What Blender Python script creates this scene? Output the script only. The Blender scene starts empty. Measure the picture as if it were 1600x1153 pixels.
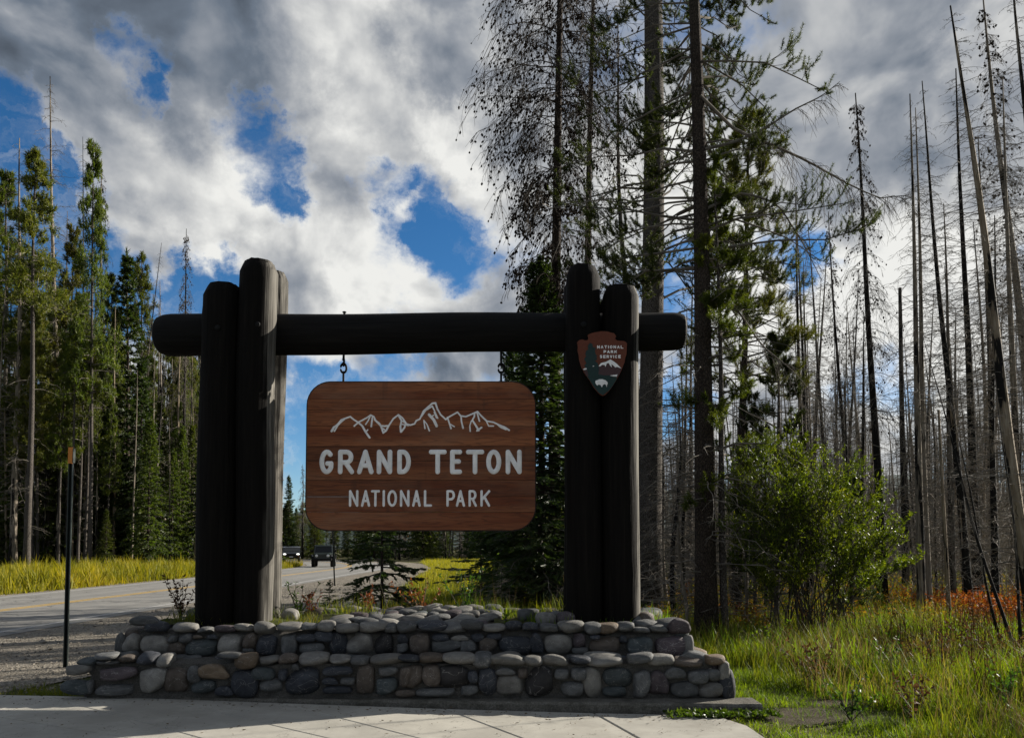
import bpy, bmesh, math, random
import numpy as np
from mathutils import Vector, Matrix

# ------------------------------------------------------------------ camera, sky, sun, exposure
scn = bpy.context.scene
COL = scn.collection
FPX, PPX, PPY, PITCH, CAMH = 1250.0, 800.0, 785.0, math.radians(3.2), 1.6   # in photo pixels
SUN_AZ, SUN_EL = math.radians(62.0), math.radians(23.5)                      # azimuth to the right of +Y
cam_d = bpy.data.cameras.new('camera')
cam = bpy.data.objects.new('camera', cam_d)
COL.objects.link(cam)
cam.location = (0, 0, CAMH)
cam.rotation_euler = (math.radians(90) + PITCH, 0, 0)
cam_d.sensor_fit = 'HORIZONTAL'
cam_d.sensor_width = 36.0
cam_d.lens = FPX / 1600.0 * 36.0
cam_d.shift_y = (PPY - 576.5) / 1600.0
cam_d.clip_end = 6000
cam_d.clip_start = 0.05
scn.camera = cam
scn.view_settings.view_transform = 'Standard'
scn.view_settings.look = 'None'
scn.view_settings.gamma = 1.0
scn.view_settings.use_curve_mapping = False
EXPO = 1.0
scn.view_settings.exposure = EXPO
CP, SP = math.cos(PITCH), math.sin(PITCH)


def ray(px, py):
    """unit direction of a photo pixel"""
    x, y = (px - PPX) / FPX, -(py - PPY) / FPX
    return Vector((x, CP - y * SP, SP + y * CP)).normalized()


def P(px, py, Y):
    """point seen at a photo pixel, at distance Y in front of the camera"""
    r = ray(px, py)
    return Vector((r.x * Y / r.y, Y, CAMH + r.z * Y / r.y))


def G(px, py, z=0.0):
    """point of the level z seen at a photo pixel"""
    r = ray(px, py)
    k = (z - CAMH) / r.z
    return Vector((r.x * k, r.y * k, z))


SUN_DIR = Vector((math.sin(SUN_AZ) * math.cos(SUN_EL), math.cos(SUN_AZ) * math.cos(SUN_EL), math.sin(SUN_EL)))
sun_d = bpy.data.lights.new('sun', 'SUN')
sun_d.energy = 5.0
sun_d.angle = math.radians(0.5)
sun_d.color = (1.0, 0.93, 0.82)
sun = bpy.data.objects.new('sun', sun_d)
COL.objects.link(sun)
sun.rotation_euler = SUN_DIR.to_track_quat('Z', 'Y').to_euler()
sun.location = SUN_DIR * 60


class NT:
    """short hand for node trees"""
    def __init__(self, tree):
        self.t = tree
        tree.nodes.clear()

    def n(self, kind, **kw):
        nd = self.t.nodes.new(kind)
        ins = kw.pop('ins', {})
        for k, v in kw.items():
            setattr(nd, k, v)
        for k, v in ins.items():
            self.set(nd, k, v)
        return nd

    def set(self, nd, k, v):
        s = nd.inputs[k]
        if isinstance(v, bpy.types.NodeSocket):
            self.t.links.new(v, s)
        else:
            s.default_value = v

    def m(self, op, a, b=None, c=None, clamp=False):
        nd = self.t.nodes.new('ShaderNodeMath')
        nd.operation = op
        nd.use_clamp = clamp
        for i, v in enumerate((a, b, c)):
            if v is not None:
                self.set(nd, i, v)
        return nd.outputs[0]

    def vm(self, op, a, b=None, scale=None):
        nd = self.t.nodes.new('ShaderNodeVectorMath')
        nd.operation = op
        self.set(nd, 0, a)
        if b is not None:
            self.set(nd, 1, b)
        if scale is not None:
            self.set(nd, 'Scale', scale)
        return nd

    def sstep(self, x, a, b, lo=0.0, hi=1.0):
        nd = self.t.nodes.new('ShaderNodeMapRange')
        nd.interpolation_type = 'SMOOTHSTEP'
        for k, v in (('Value', x), ('From Min', a), ('From Max', b), ('To Min', lo), ('To Max', hi)):
            self.set(nd, k, v)
        return nd.outputs[0]

    def mix(self, f, a, b, mode='MIX'):
        nd = self.t.nodes.new('ShaderNodeMix')
        nd.data_type = 'RGBA'
        nd.blend_type = mode
        self.set(nd, 0, f)
        self.set(nd, 6, a)
        self.set(nd, 7, b)
        return nd.outputs[2]

    def ramp(self, f, stops, interp='LINEAR'):
        nd = self.t.nodes.new('ShaderNodeValToRGB')
        cr = nd.color_ramp
        cr.interpolation = interp
        while len(cr.elements) < len(stops):
            cr.elements.new(0.5)
        for e, (p, c) in zip(cr.elements, stops):
            e.position = p
            e.color = (*c, 1) if len(c) == 3 else c
        self.set(nd, 0, f)
        return nd.outputs[0]

    def noise(self, vec, scale, detail=2.0, rough=0.5, dist=0.0, out=0):
        nd = self.t.nodes.new('ShaderNodeTexNoise')
        if vec is not None:
            self.set(nd, 'Vector', vec)
        self.set(nd, 'Scale', scale)
        nd.inputs['Detail'].default_value = detail
        nd.inputs['Roughness'].default_value = rough
        nd.inputs['Distortion'].default_value = dist
        return nd.outputs[out]


def c4(r, g, b):
    return (r, g, b, 1.0)


# world: Nishita sky with broken cumulus cloud
world = bpy.data.worlds.new('World')
scn.world = world
world.use_nodes = True
w = NT(world.node_tree)
SKY_K = 0.10
sky = w.n('ShaderNodeTexSky', sky_type='NISHITA', sun_disc=False, sun_elevation=SUN_EL, sun_rotation=SUN_AZ,
          altitude=2000.0, air_density=1.0, dust_density=0.3, ozone_density=2.5)
hs = w.n('ShaderNodeHueSaturation', ins={'Saturation': 1.28, 'Value': 0.58, 'Color': sky.outputs[0]})
tc = w.n('ShaderNodeTexCoord')
d0 = tc.outputs['Generated']
wn = w.n('ShaderNodeTexNoise', ins={'Vector': d0, 'Scale': 4.5, 'Detail': 8.0, 'Roughness': 0.68})
wv = w.vm('SCALE', w.vm('SUBTRACT', wn.outputs['Color'], (0.5, 0.5, 0.5)).outputs[0], scale=0.20).outputs[0]
dw = w.vm('NORMALIZE', w.vm('ADD', d0, wv).outputs[0]).outputs[0]      # wavering direction


def blobs(lst, gain=1.0):
    """sum of soft spots in the sky: (photo x, photo y, radius in photo px, weight)"""
    acc = None
    for x, y, r, wt in lst:
        dot = w.vm('DOT_PRODUCT', dw, tuple(ray(x, y))).outputs[1]
        ca = math.cos(math.atan(r / FPX))
        v = w.sstep(dot, ca, 1.0, 0.0, wt * gain)
        acc = v if acc is None else w.m('ADD', acc, v)
    return acc


gaps = [(-10, 200, 130, .38), (-160, 180, 160, .5), (20, 270, 60, .22), (150, 345, 50, .22), (212, 138, 80, .62), (165, 95, 35, .2), (245, 150, 40, .25),
        (405, 262, 115, .98), (585, 290, 52, .32), (632, 342, 80, .25), (700, 405, 95, .46), (560, 255, 45, .22), (650, 290, 40, .2),
        (330, 430, 85, .52), (230, 450, 90, .26), (120, 470, 110, .18), (355, 400, 40, .2),
        (470, 640, 95, .36), (590, 580, 110, .26), (450, 740, 60, .26), (640, 600, 60, .15),
        (1075, 440, 75, .36), (1225, 380, 80, .42), (1280, 415, 60, .2), (1385, 570, 90, .26), (1050, 600, 70, .3),
        (900, 470, 60, .14)]
solid = [(250, 310, 130, .30), (300, 330, 170, .14), (520, 420, 170, .16), (700, 200, 260, .16), (400, 90, 330, .22), (1350, 200, 330, .30), (60, 60, 160, .30), (300, 240, 120, .12),
         (1000, 250, 200, .10), (1430, 440, 160, .10), (1180, 470, 60, .16), (720, 480, 120, .12), (120, 180, 110, .16)]
bright = [(470, 410, 190, .33), (330, 330, 120, .14), (640, 450, 150, .33), (700, 210, 75, .34), (300, 240, 170, .14), (560, 60, 160, .22),
          (690, 330, 130, .16), (480, 600, 90, .30), (455, 690, 60, .35), (1180, 440, 130, .38), (1440, 470, 190, .36),
          (1080, 330, 160, .30), (1330, 470, 110, .15), (520, 130, 130, .16), (1300, 600, 220, .3), (830, 380, 120, .14),
          (150, 210, 140, .16), (1560, 30, 90, .22), (760, 300, 100, .1), (1560, 300, 120, .15)]
dark = [(330, 30, 210, .22), (150, 30, 180, .22), (430, 130, 100, .10), (680, 85, 85, .20), (450, 230, 120, .12), (790, 190, 120, .08),
        (1360, 190, 260, .0), (430, 450, 90, .12), (420, 330, 50, .06), (700, 560, 120, .02), (520, 175, 90, .05), (1250, 60, 160, .0)]
sq = w.vm('MULTIPLY', d0, (1.0, 1.0, 1.25)).outputs[0]
off = tuple(Vector((SUN_DIR.x * .6, SUN_DIR.y * .2, 0.75)).normalized() * 0.045)
n1 = w.noise(sq, 4.2, 12.0, 0.60, 0.2)
n2 = w.noise(w.vm('ADD', sq, off).outputs[0], 3.1, 4.0, 0.52, 0.25)
n1b = w.noise(sq, 3.1, 4.0, 0.52, 0.25)
billow = w.noise(sq, 10.0, 8.0, 0.62, 0.3)
nd = w.m('ADD', w.m('MULTIPLY', w.m('SUBTRACT', n1, 0.5), 1.55), 0.62)
dens = w.m('ADD', w.m('SUBTRACT', nd, blobs(gaps, .72)), blobs(solid))
dens = w.m('ADD', dens, w.m('MULTIPLY', w.m('SUBTRACT', billow, 0.5), 0.50))
wisp = w.noise(w.vm('MULTIPLY', dw, (1.0, 1.0, 2.2)).outputs[0], 9.0, 8.0, 0.65, 0.8)
cover = w.m('MAXIMUM', w.sstep(dens, 0.37, 0.68), w.sstep(wisp, 0.46, 0.82, 0.0, 0.42))
m1 = w.noise(sq, 7.5, 5.0, 0.5, 0.3)
m2 = w.noise(w.vm('ADD', sq, tuple(Vector(off) * .45)).outputs[0], 7.5, 5.0, 0.5, 0.3)
relief = w.m('ADD', w.m('MULTIPLY', w.m('SUBTRACT', n1b, n2), 2.0), w.m('MULTIPLY', w.m('SUBTRACT', m1, m2), 1.55))
relief = w.m('ADD', relief, w.m('MULTIPLY', w.m('SUBTRACT', billow, 0.5), 0.30))
edge = w.sstep(dens, 0.50, 0.72, 0.15, 0.0)
sep = w.n('ShaderNodeSeparateXYZ', ins={0: d0})
high = w.sstep(sep.outputs[2], 0.25, 0.90, 0.03, -0.05)                   # flat grey undersides overhead
lum = w.m('ADD', w.m('ADD', w.m('ADD', 0.50, relief), edge), high)
lum = w.m('SUBTRACT', w.m('ADD', lum, blobs(bright)), blobs(dark))
ccol = w.ramp(lum, [(0.0, (.085, .105, .135)), (0.25, (.148, .182, .232)), (0.5, (.31, .335, .375)), (0.74, (.56, .57, .575)), (0.98, (.86, .86, .83))])
ccol = w.vm('SCALE', ccol, scale=1.0 / SKY_K / (2 ** EXPO)).outputs[0]
skyc = w.mix(cover, hs.outputs[0], ccol)
bg = w.n('ShaderNodeBackground', ins={'Color': skyc, 'Strength': SKY_K})
wo = w.n('ShaderNodeOutputWorld')
world.node_tree.links.new(bg.outputs[0], wo.inputs['Surface'])

# ------------------------------------------------------------------ helpers
RNG = np.random.default_rng(7)
random.seed(7)


class MB:
    """collects triangles and quads for ONE mesh"""
    def __init__(self):
        self.v, self.t, self.q, self.n = [], [], [], 0

    def add(self, v, tris=None, quads=None):
        v = np.asarray(v, dtype=np.float32).reshape(-1, 3)
        if tris is not None and len(tris):
            self.t.append(np.asarray(tris, dtype=np.int32).reshape(-1, 3) + self.n)
        if quads is not None and len(quads):
            self.q.append(np.asarray(quads, dtype=np.int32).reshape(-1, 4) + self.n)
        self.v.append(v)
        self.n += len(v)

    def mesh(self, name, smooth=False, mats=()):
        me = bpy.data.meshes.new(name)
        v = np.concatenate(self.v) if self.v else np.zeros((0, 3), np.float32)
        t = np.concatenate(self.t) if self.t else np.zeros((0, 3), np.int32)
        q = np.concatenate(self.q) if self.q else np.zeros((0, 4), np.int32)
        me.vertices.add(len(v))
        me.vertices.foreach_set('co', v.ravel())
        nl = len(t) * 3 + len(q) * 4
        me.loops.add(nl)
        me.loops.foreach_set('vertex_index', np.concatenate([t.ravel(), q.ravel()]).astype(np.int32))
        me.polygons.add(len(t) + len(q))
        st = np.concatenate([np.arange(len(t)) * 3, len(t) * 3 + np.arange(len(q)) * 4]).astype(np.int32)
        tot = np.concatenate([np.full(len(t), 3), np.full(len(q), 4)]).astype(np.int32)
        me.polygons.foreach_set('loop_start', st)
        me.polygons.foreach_set('loop_total', tot)
        me.polygons.foreach_set('use_smooth', np.full(len(st), smooth))
        me.update(calc_edges=True)
        me.validate()
        for m in mats:
            me.materials.append(m)
        return me

    # -- shapes
    def box(self, a, b):
        (x0, y0, z0), (x1, y1, z1) = a, b
        v = [(x0, y0, z0), (x1, y0, z0), (x1, y1, z0), (x0, y1, z0), (x0, y0, z1), (x1, y0, z1), (x1, y1, z1), (x0, y1, z1)]
        self.add(v, quads=[(3, 2, 1, 0), (4, 5, 6, 7), (0, 1, 5, 4), (1, 2, 6, 5), (2, 3, 7, 6), (3, 0, 4, 7)])

    def tubes(self, Pn, R, sides=4, cap=True):
        """Pn (B,N,3) points, R (B,N) radii"""
        Pn = np.asarray(Pn, dtype=np.float64)
        R = np.asarray(R, dtype=np.float64)
        if Pn.ndim == 2:
            Pn, R = Pn[None], R[None]
        B, N, _ = Pn.shape
        T = np.gradient(Pn, axis=1)
        T /= np.linalg.norm(T, axis=2, keepdims=True) + 1e-12
        mean = T.mean(axis=1, keepdims=True)
        ref = np.where(np.abs(mean[..., 2:3]) > 0.75, np.array([1., 0, 0]), np.array([0., 0, 1.]))
        n1 = np.cross(T, np.broadcast_to(ref, T.shape))
        n1 /= np.linalg.norm(n1, axis=2, keepdims=True) + 1e-12
        n2 = np.cross(T, n1)
        a = np.arange(sides) / sides * 2 * math.pi
        V = Pn[:, :, None, :] + R[:, :, None, None] * (np.cos(a)[None, None, :, None] * n1[:, :, None, :] + np.sin(a)[None, None, :, None] * n2[:, :, None, :])
        idx = np.arange(B * N * sides).reshape(B, N, sides)
        q = np.stack([idx[:, :-1, :], np.roll(idx, -1, 2)[:, :-1, :], np.roll(idx, -1, 2)[:, 1:, :], idx[:, 1:, :]], axis=-1)
        tris = None
        V = V.reshape(-1, 3)
        if cap:
            ends = np.concatenate([Pn[:, 0], Pn[:, -1]])
            k = len(V)
            V = np.concatenate([V, ends])
            c0 = (k + np.arange(B))[:, None]
            c1 = (k + B + np.arange(B))[:, None]
            i0, i1 = idx[:, 0], idx[:, -1]
            t0 = np.stack([np.broadcast_to(c0, i0.shape), np.roll(i0, -1, 1), i0], -1)
            t1 = np.stack([np.broadcast_to(c1, i1.shape), i1, np.roll(i1, -1, 1)], -1)
            tris = np.concatenate([t0.reshape(-1, 3), t1.reshape(-1, 3)])
        self.add(V, tris=tris, quads=q.reshape(-1, 4))

    def needles(self, base, dirs, length, width):
        """thin triangles from base along dirs"""
        base = np.asarray(base, float)
        M = len(base)
        d = dirs / (np.linalg.norm(dirs, axis=1, keepdims=True) + 1e-9)
        rv = RNG.normal(size=(M, 3))
        p = np.cross(d, rv)
        p /= np.linalg.norm(p, axis=1, keepdims=True) + 1e-9
        length = np.broadcast_to(np.asarray(length, float), (M,))[:, None]
        width = np.broadcast_to(np.asarray(width, float), (M,))[:, None]
        V = np.stack([base - p * width / 2, base + p * width / 2, base + d * length], 1).reshape(-1, 3)
        self.add(V, tris=np.arange(3 * M).reshape(-1, 3))

    def blades(self, base, dirs, length, width, bend):
        """grass blades: bent strips of a quad and a triangle"""
        M = len(base)
        d = dirs / (np.linalg.norm(dirs, axis=1, keepdims=True) + 1e-9)
        a = RNG.uniform(0, 2 * math.pi, M)
        p = np.stack([np.cos(a), np.sin(a), np.zeros(M)], 1)
        L, W = length[:, None], width[:, None]
        b = np.stack([np.cos(a + 1.57), np.sin(a + 1.57), np.zeros(M)], 1) * (bend * length)[:, None]
        m = base + d * L * .55 + b * .28
        t = base + d * L + b - np.array([0, 0, 1.]) * (bend ** 2 * length * .5)[:, None]
        V = np.stack([base - p * W / 2, base + p * W / 2, m + p * W * .38, m - p * W * .38, t], 1).reshape(-1, 3)
        i = np.arange(M)[:, None] * 5
        self.add(V, tris=i + np.array([[3, 2, 4]]), quads=i + np.array([[0, 1, 2, 3]]))

    def ribbon_leaf(self, base, dirs, length, width, up=None):
        """lance shaped leaf: two triangles folded along its middle"""
        M = len(base)
        d = dirs / (np.linalg.norm(dirs, axis=1, keepdims=True) + 1e-9)
        p = np.cross(d, RNG.normal(size=(M, 3)))
        p /= np.linalg.norm(p, axis=1, keepdims=True) + 1e-9
        L = np.broadcast_to(np.asarray(length, float), (M,))[:, None]
        W = np.broadcast_to(np.asarray(width, float), (M,))[:, None]
        V = np.stack([base, base + d * L * .45 + p * W / 2, base + d * L, base + d * L * .45 - p * W / 2], 1).reshape(-1, 3)
        i = np.arange(M)[:, None] * 4
        self.add(V, quads=i + np.array([[0, 1, 2, 3]]))

    def ball(self, c, r, seg=8, rings=5):
        r = np.broadcast_to(np.asarray(r, float), (3,))
        V = [(0, 0, 1)]
        for i in range(1, rings):
            th = math.pi * i / rings
            for j in range(seg):
                ph = 2 * math.pi * j / seg
                V.append((math.sin(th) * math.cos(ph), math.sin(th) * math.sin(ph), math.cos(th)))
        V.append((0, 0, -1))
        T, Q = [], []
        for j in range(seg):
            T.append((0, 1 + j, 1 + (j + 1) % seg))
            T.append((len(V) - 1, 1 + (rings - 2) * seg + (j + 1) % seg, 1 + (rings - 2) * seg + j))
            for i in range(rings - 2):
                a = 1 + i * seg
                Q.append((a + j, a + seg + j, a + seg + (j + 1) % seg, a + (j + 1) % seg))
        self.add(np.array(V) * r + np.asarray(c, float), tris=T, quads=Q)

    def prism(self, pts, y0, y1, axis='y'):
        """closed outline (x, z) extruded along y; triangulated by ears"""
        tr = earclip(pts)
        n = len(pts)
        V = [(p[0], y0, p[1]) for p in pts] + [(p[0], y1, p[1]) for p in pts]
        T = [(a, b, c) for a, b, c in tr] + [(a + n, c + n, b + n) for a, b, c in tr]
        Q = [(i, i + n, (i + 1) % n + n, (i + 1) % n) for i in range(n)]
        self.add(V, tris=T, quads=Q)

    def loft(self, rings):
        """closed rings of equal count, ends filled by fans"""
        n = len(rings[0])
        V = [p for r in rings for p in r]
        Q = []
        for k in range(len(rings) - 1):
            for i in range(n):
                Q.append((k * n + i, k * n + (i + 1) % n, (k + 1) * n + (i + 1) % n, (k + 1) * n + i))
        T = []
        for k, flip in ((0, True), (len(rings) - 1, False)):
            c = np.mean(np.asarray(rings[k], float), axis=0)
            V.append(tuple(c))
            ci = len(V) - 1
            for i in range(n):
                a, b = k * n + i, k * n + (i + 1) % n
                T.append((ci, b, a) if flip else (ci, a, b))
        self.add(V, tris=T, quads=Q)


def earclip(pts):
    pts = [(float(a), float(b)) for a, b in pts]
    idx = list(range(len(pts)))
    area = sum(pts[i][0] * pts[(i + 1) % len(pts)][1] - pts[(i + 1) % len(pts)][0] * pts[i][1] for i in idx)
    if area < 0:
        idx.reverse()
    cr = lambda o, a, b: (a[0] - o[0]) * (b[1] - o[1]) - (a[1] - o[1]) * (b[0] - o[0])
    out = []
    guard = 0
    while len(idx) > 3 and guard < 4000:
        guard += 1
        for k in range(len(idx)):
            i, j, l = idx[k - 1], idx[k], idx[(k + 1) % len(idx)]
            a, b, c = pts[i], pts[j], pts[l]
            if cr(a, b, c) <= 1e-14:
                continue
            if any(cr(a, b, pts[m]) >= 0 and cr(b, c, pts[m]) >= 0 and cr(c, a, pts[m]) >= 0 for m in idx if m not in (i, j, l)):
                continue
            out.append((i, j, l))
            idx.pop(k)
            break
        else:
            idx.pop(0)
    if len(idx) == 3:
        out.append(tuple(idx))
    return out


def obj(name, mesh, mat=None, parent=None, loc=None, kind=None, smooth=None):
    """links ONE mesh object"""
    if isinstance(mesh, MB):
        mesh = mesh.mesh(name, smooth=bool(smooth))
    if mat is not None and not mesh.materials:
        for m in (mat if isinstance(mat, (list, tuple)) else [mat]):
            mesh.materials.append(m)
    o = bpy.data.objects.new(name, mesh)
    COL.objects.link(o)
    if parent is not None:
        o.parent = parent
    if loc is not None:
        o.location = loc
    if kind:
        o['kind'] = kind
    return o


def tag(o, label, cat, group=None):
    o['label'] = label
    o['category'] = cat
    if group:
        o['group'] = group
    return o


def thing(name, label, cat, loc=(0, 0, 0), group=None, rz=0.0):
    o = bpy.data.objects.new(name, None)
    o.empty_display_size = 0.2
    COL.objects.link(o)
    o.location = loc
    o.rotation_euler = (0, 0, rz)
    return tag(o, label, cat, group)


# ------------------------------------------------------------------ materials
MATS = {}


def material(name, build):
    m = bpy.data.materials.new(name)
    m.use_nodes = True
    nt = NT(m.node_tree)
    out = nt.n('ShaderNodeOutputMaterial')
    sh = build(nt)
    if isinstance(sh, tuple):
        nt.t.links.new(sh[0], out.inputs['Surface'])
        if sh[1] is not None:
            nt.t.links.new(sh[1], out.inputs['Displacement'])
    else:
        nt.t.links.new(sh, out.inputs['Surface'])
    MATS[name] = m
    return m


def pbr(nt, color, rough=0.8, bump=None, bdist=0.01, bstr=0.6, spec=0.3, metal=0.0, **kw):
    b = nt.n('ShaderNodeBsdfPrincipled', ins={'Base Color': color, 'Roughness': rough, 'Metallic': metal, 'Specular IOR Level': spec})
    for k, v in kw.items():
        nt.set(b, k, v)
    if bump is not None:
        bn = nt.n('ShaderNodeBump', ins={'Strength': bstr, 'Distance': bdist, 'Height': bump})
        nt.t.links.new(bn.outputs[0], b.inputs['Normal'])
    return b.outputs[0]


def objco(nt):
    return nt.n('ShaderNodeTexCoord').outputs['Object']


def worldco(nt):
    return nt.n('ShaderNodeNewGeometry').outputs['Position']


def scaled(nt, v, s):
    return nt.vm('MULTIPLY', v, s).outputs[0]


def leaf_mat(name, stops, rough=0.5, transl=0.5, spec=0.3, tcol=None, patch=0.0, noise_scale=1.5):
    """foliage: colour differs from leaf to leaf and from clump to clump; light shines through"""
    def f(nt):
        g = nt.n('ShaderNodeNewGeometry')
        fac = g.outputs['Random Per Island']
        n = nt.noise(g.outputs['Position'], noise_scale, 3.0, 0.6)
        fac = nt.m('ADD', nt.m('MULTIPLY', fac, 0.6), nt.m('MULTIPLY', nt.sstep(n, .3, .7), 0.4))
        oi = nt.n('ShaderNodeObjectInfo')
        col = nt.ramp(fac, stops)
        col = nt.n('ShaderNodeHueSaturation', ins={'Hue': nt.m('ADD', .485, nt.m('MULTIPLY', oi.outputs['Random'], .03)),
                                                   'Value': nt.m('ADD', .8, nt.m('MULTIPLY', oi.outputs['Random'], .4)), 'Color': col}).outputs[0]
        p = pbr(nt, col, rough, spec=spec)
        t = nt.n('ShaderNodeBsdfTranslucent', ins={'Color': nt.mix(1.0, col, tcol or c4(1.5, 1.6, .55), 'MULTIPLY')})
        mx = nt.n('ShaderNodeMixShader', ins={0: transl})
        nt.t.links.new(p, mx.inputs[1])
        nt.t.links.new(t.outputs[0], mx.inputs[2])
        return mx.outputs[0]
    return material(name, f)


def wood_dead(name, a, b, c, char=0.5, zscale=0.25):
    """trunk wood in vertical streaks, with charred patches"""
    def f(nt):
        co = objco(nt)
        oi = nt.n('ShaderNodeObjectInfo').outputs['Random']
        co = nt.vm('ADD', co, nt.vm('SCALE', (13.7, 7.1, 29.3), scale=oi).outputs[0]).outputs[0]
        st = nt.noise(scaled(nt, co, (22, 22, 1.2)), 1.0, 5.0, 0.6)
        col = nt.ramp(st, [(.3, a), (.55, b), (.75, c)])
        pt = nt.noise(scaled(nt, co, (4.0, 4.0, .55)), 1.0, 5.0, 0.65)
        f1 = nt.sstep(nt.m('ADD', pt, nt.m('MULTIPLY', nt.m('SUBTRACT', oi, .5), .22)), 1.02 - char, 1.08 - char)
        col = nt.mix(f1, col, c4(.012, .011, .010))
        return pbr(nt, col, .85, bump=st, bdist=.02, bstr=.7, spec=.15)
    return material(name, f)


def bark(name, lo, hi, scale=1.0):
    def f(nt):
        co = objco(nt)
        v = nt.n('ShaderNodeTexVoronoi', feature='DISTANCE_TO_EDGE', ins={'Vector': nt.vm('ADD', scaled(nt, co, (30 * scale, 30 * scale, 14 * scale)), nt.noise(co, 9.0, 3.0, .6, out=1)).outputs[0], 'Scale': 1.0}).outputs[0]
        n = nt.noise(co, 30.0 * scale, 6.0, .7)
        fac = nt.m('ADD', nt.m('MULTIPLY', nt.sstep(v, 0.0, .25), .5), nt.m('MULTIPLY', nt.sstep(n, .3, .7), .5))
        big = nt.noise(co, 1.6, 3.0, .6)
        col = nt.mix(nt.sstep(big, .3, .7), nt.ramp(fac, [(.1, lo), (.9, hi)]), nt.ramp(fac, [(.1, tuple(x * .7 for x in lo)), (.9, tuple(x * .75 for x in hi))]))
        return pbr(nt, col, .9, bump=fac, bdist=.02, bstr=.9, spec=.12)
    return material(name, f)


def plain(name, col, rough=.6, var=.15, scale=20., spec=.3, metal=0., **kw):
    def f(nt):
        n = nt.noise(objco(nt), scale, 4.0, .6)
        c = nt.mix(nt.sstep(n, .25, .75), c4(*[x * (1 - var) for x in col]), c4(*[min(1, x * (1 + var)) for x in col]))
        return pbr(nt, c, rough, bump=n, bdist=.002, bstr=.3, spec=spec, metal=metal, **kw)
    return material(name, f)

# ------------------------------------------------------------------ ground, road, paving
def m_ground(nt):
    p = worldco(nt)
    n1 = nt.noise(p, .35, 5., .6)
    n2 = nt.noise(p, 6., 6., .7)
    n3 = nt.noise(p, 45., 4., .7)
    litter = nt.ramp(n2, [(.25, (.035, .026, .016)), (.5, (.085, .066, .038)), (.75, (.17, .135, .08))])
    green = nt.ramp(n2, [(.25, (.022, .028, .008)), (.55, (.055, .065, .016)), (.8, (.11, .105, .03))])
    col = nt.mix(nt.sstep(n1, .38, .58), litter, green)
    col = nt.mix(nt.sstep(n3, .55, .75, 0., .5), col, c4(.16, .14, .11))
    return pbr(nt, col, .95, bump=nt.m('ADD', n2, nt.m('MULTIPLY', n3, .3)), bdist=.06, bstr=.8, spec=.1)


def m_asphalt(nt):
    p = worldco(nt)
    g = nt.noise(p, 160., 3., .8)
    n = nt.noise(scaled(nt, p, (1.6, .12, 1.)), 1., 5., .6)
    n2 = nt.noise(p, 2.2, 5., .6)
    col = nt.ramp(g, [(.2, (.13, .126, .118)), (.5, (.20, .195, .18)), (.8, (.31, .30, .28))])
    sepx = nt.n('ShaderNodeSeparateXYZ', ins={0: p})
    wav = nt.m('ABSOLUTE', nt.m('SUBTRACT', nt.m('MODULO', nt.m('ADD', sepx.outputs[0], 60.25), 1.75), .875))  # wheel tracks
    col = nt.mix(nt.sstep(wav, .15, .6, .22, 0.), col, c4(.10, .097, .09))
    col = nt.mix(nt.sstep(n, .4, .75, 0., .35), col, c4(.09, .088, .085))
    col = nt.mix(nt.sstep(n2, .5, .8, 0., .3), col, c4(.30, .28, .24))
    ck = nt.n('ShaderNodeTexVoronoi', feature='DISTANCE_TO_EDGE', ins={'Vector': nt.vm('ADD', scaled(nt, p, (.35, .16, 1.)), nt.vm('SCALE', nt.noise(p, .8, 4., .6, out=1), scale=.7).outputs[0]).outputs[0], 'Scale': 1.}).outputs[0]
    col = nt.mix(nt.sstep(ck, .0, .012, .8, 0.), col, c4(.03, .03, .03))
    return pbr(nt, col, .85, bump=g, bdist=.004, bstr=.8, spec=.3)


def m_gravel(nt):
    p = worldco(nt)
    v = nt.n('ShaderNodeTexVoronoi', ins={'Vector': p, 'Scale': 38.})
    n = nt.noise(p, 1.2, 5., .6)
    n2 = nt.noise(p, 14., 5., .7)
    hue = nt.n('ShaderNodeSeparateColor', ins={0: v.outputs['Color']}).outputs[0]
    col = nt.ramp(hue, [(.1, (.12, .108, .09)), (.5, (.235, .21, .172)), (.9, (.37, .335, .28))])
    col = nt.mix(nt.sstep(n2, .35, .7, 0., .5), col, c4(.15, .13, .10))
    col = nt.mix(nt.sstep(n, .45, .7, 0., .55), col, c4(.105, .092, .07))
    h = nt.m('ADD', nt.m('MULTIPLY', v.outputs['Distance'], -.6), nt.m('MULTIPLY', n2, .8))
    return pbr(nt, col, .95, bump=h, bdist=.04, bstr=1., spec=.1)


def m_paint(r, g, b):
    def f(nt):
        p = worldco(nt)
        n = nt.noise(p, 9., 6., .75)
        worn = nt.sstep(n, .5, .62, 0., .75)
        return pbr(nt, nt.mix(worn, c4(r, g, b), c4(.17, .165, .15)), .7, spec=.3)
    return f


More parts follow.
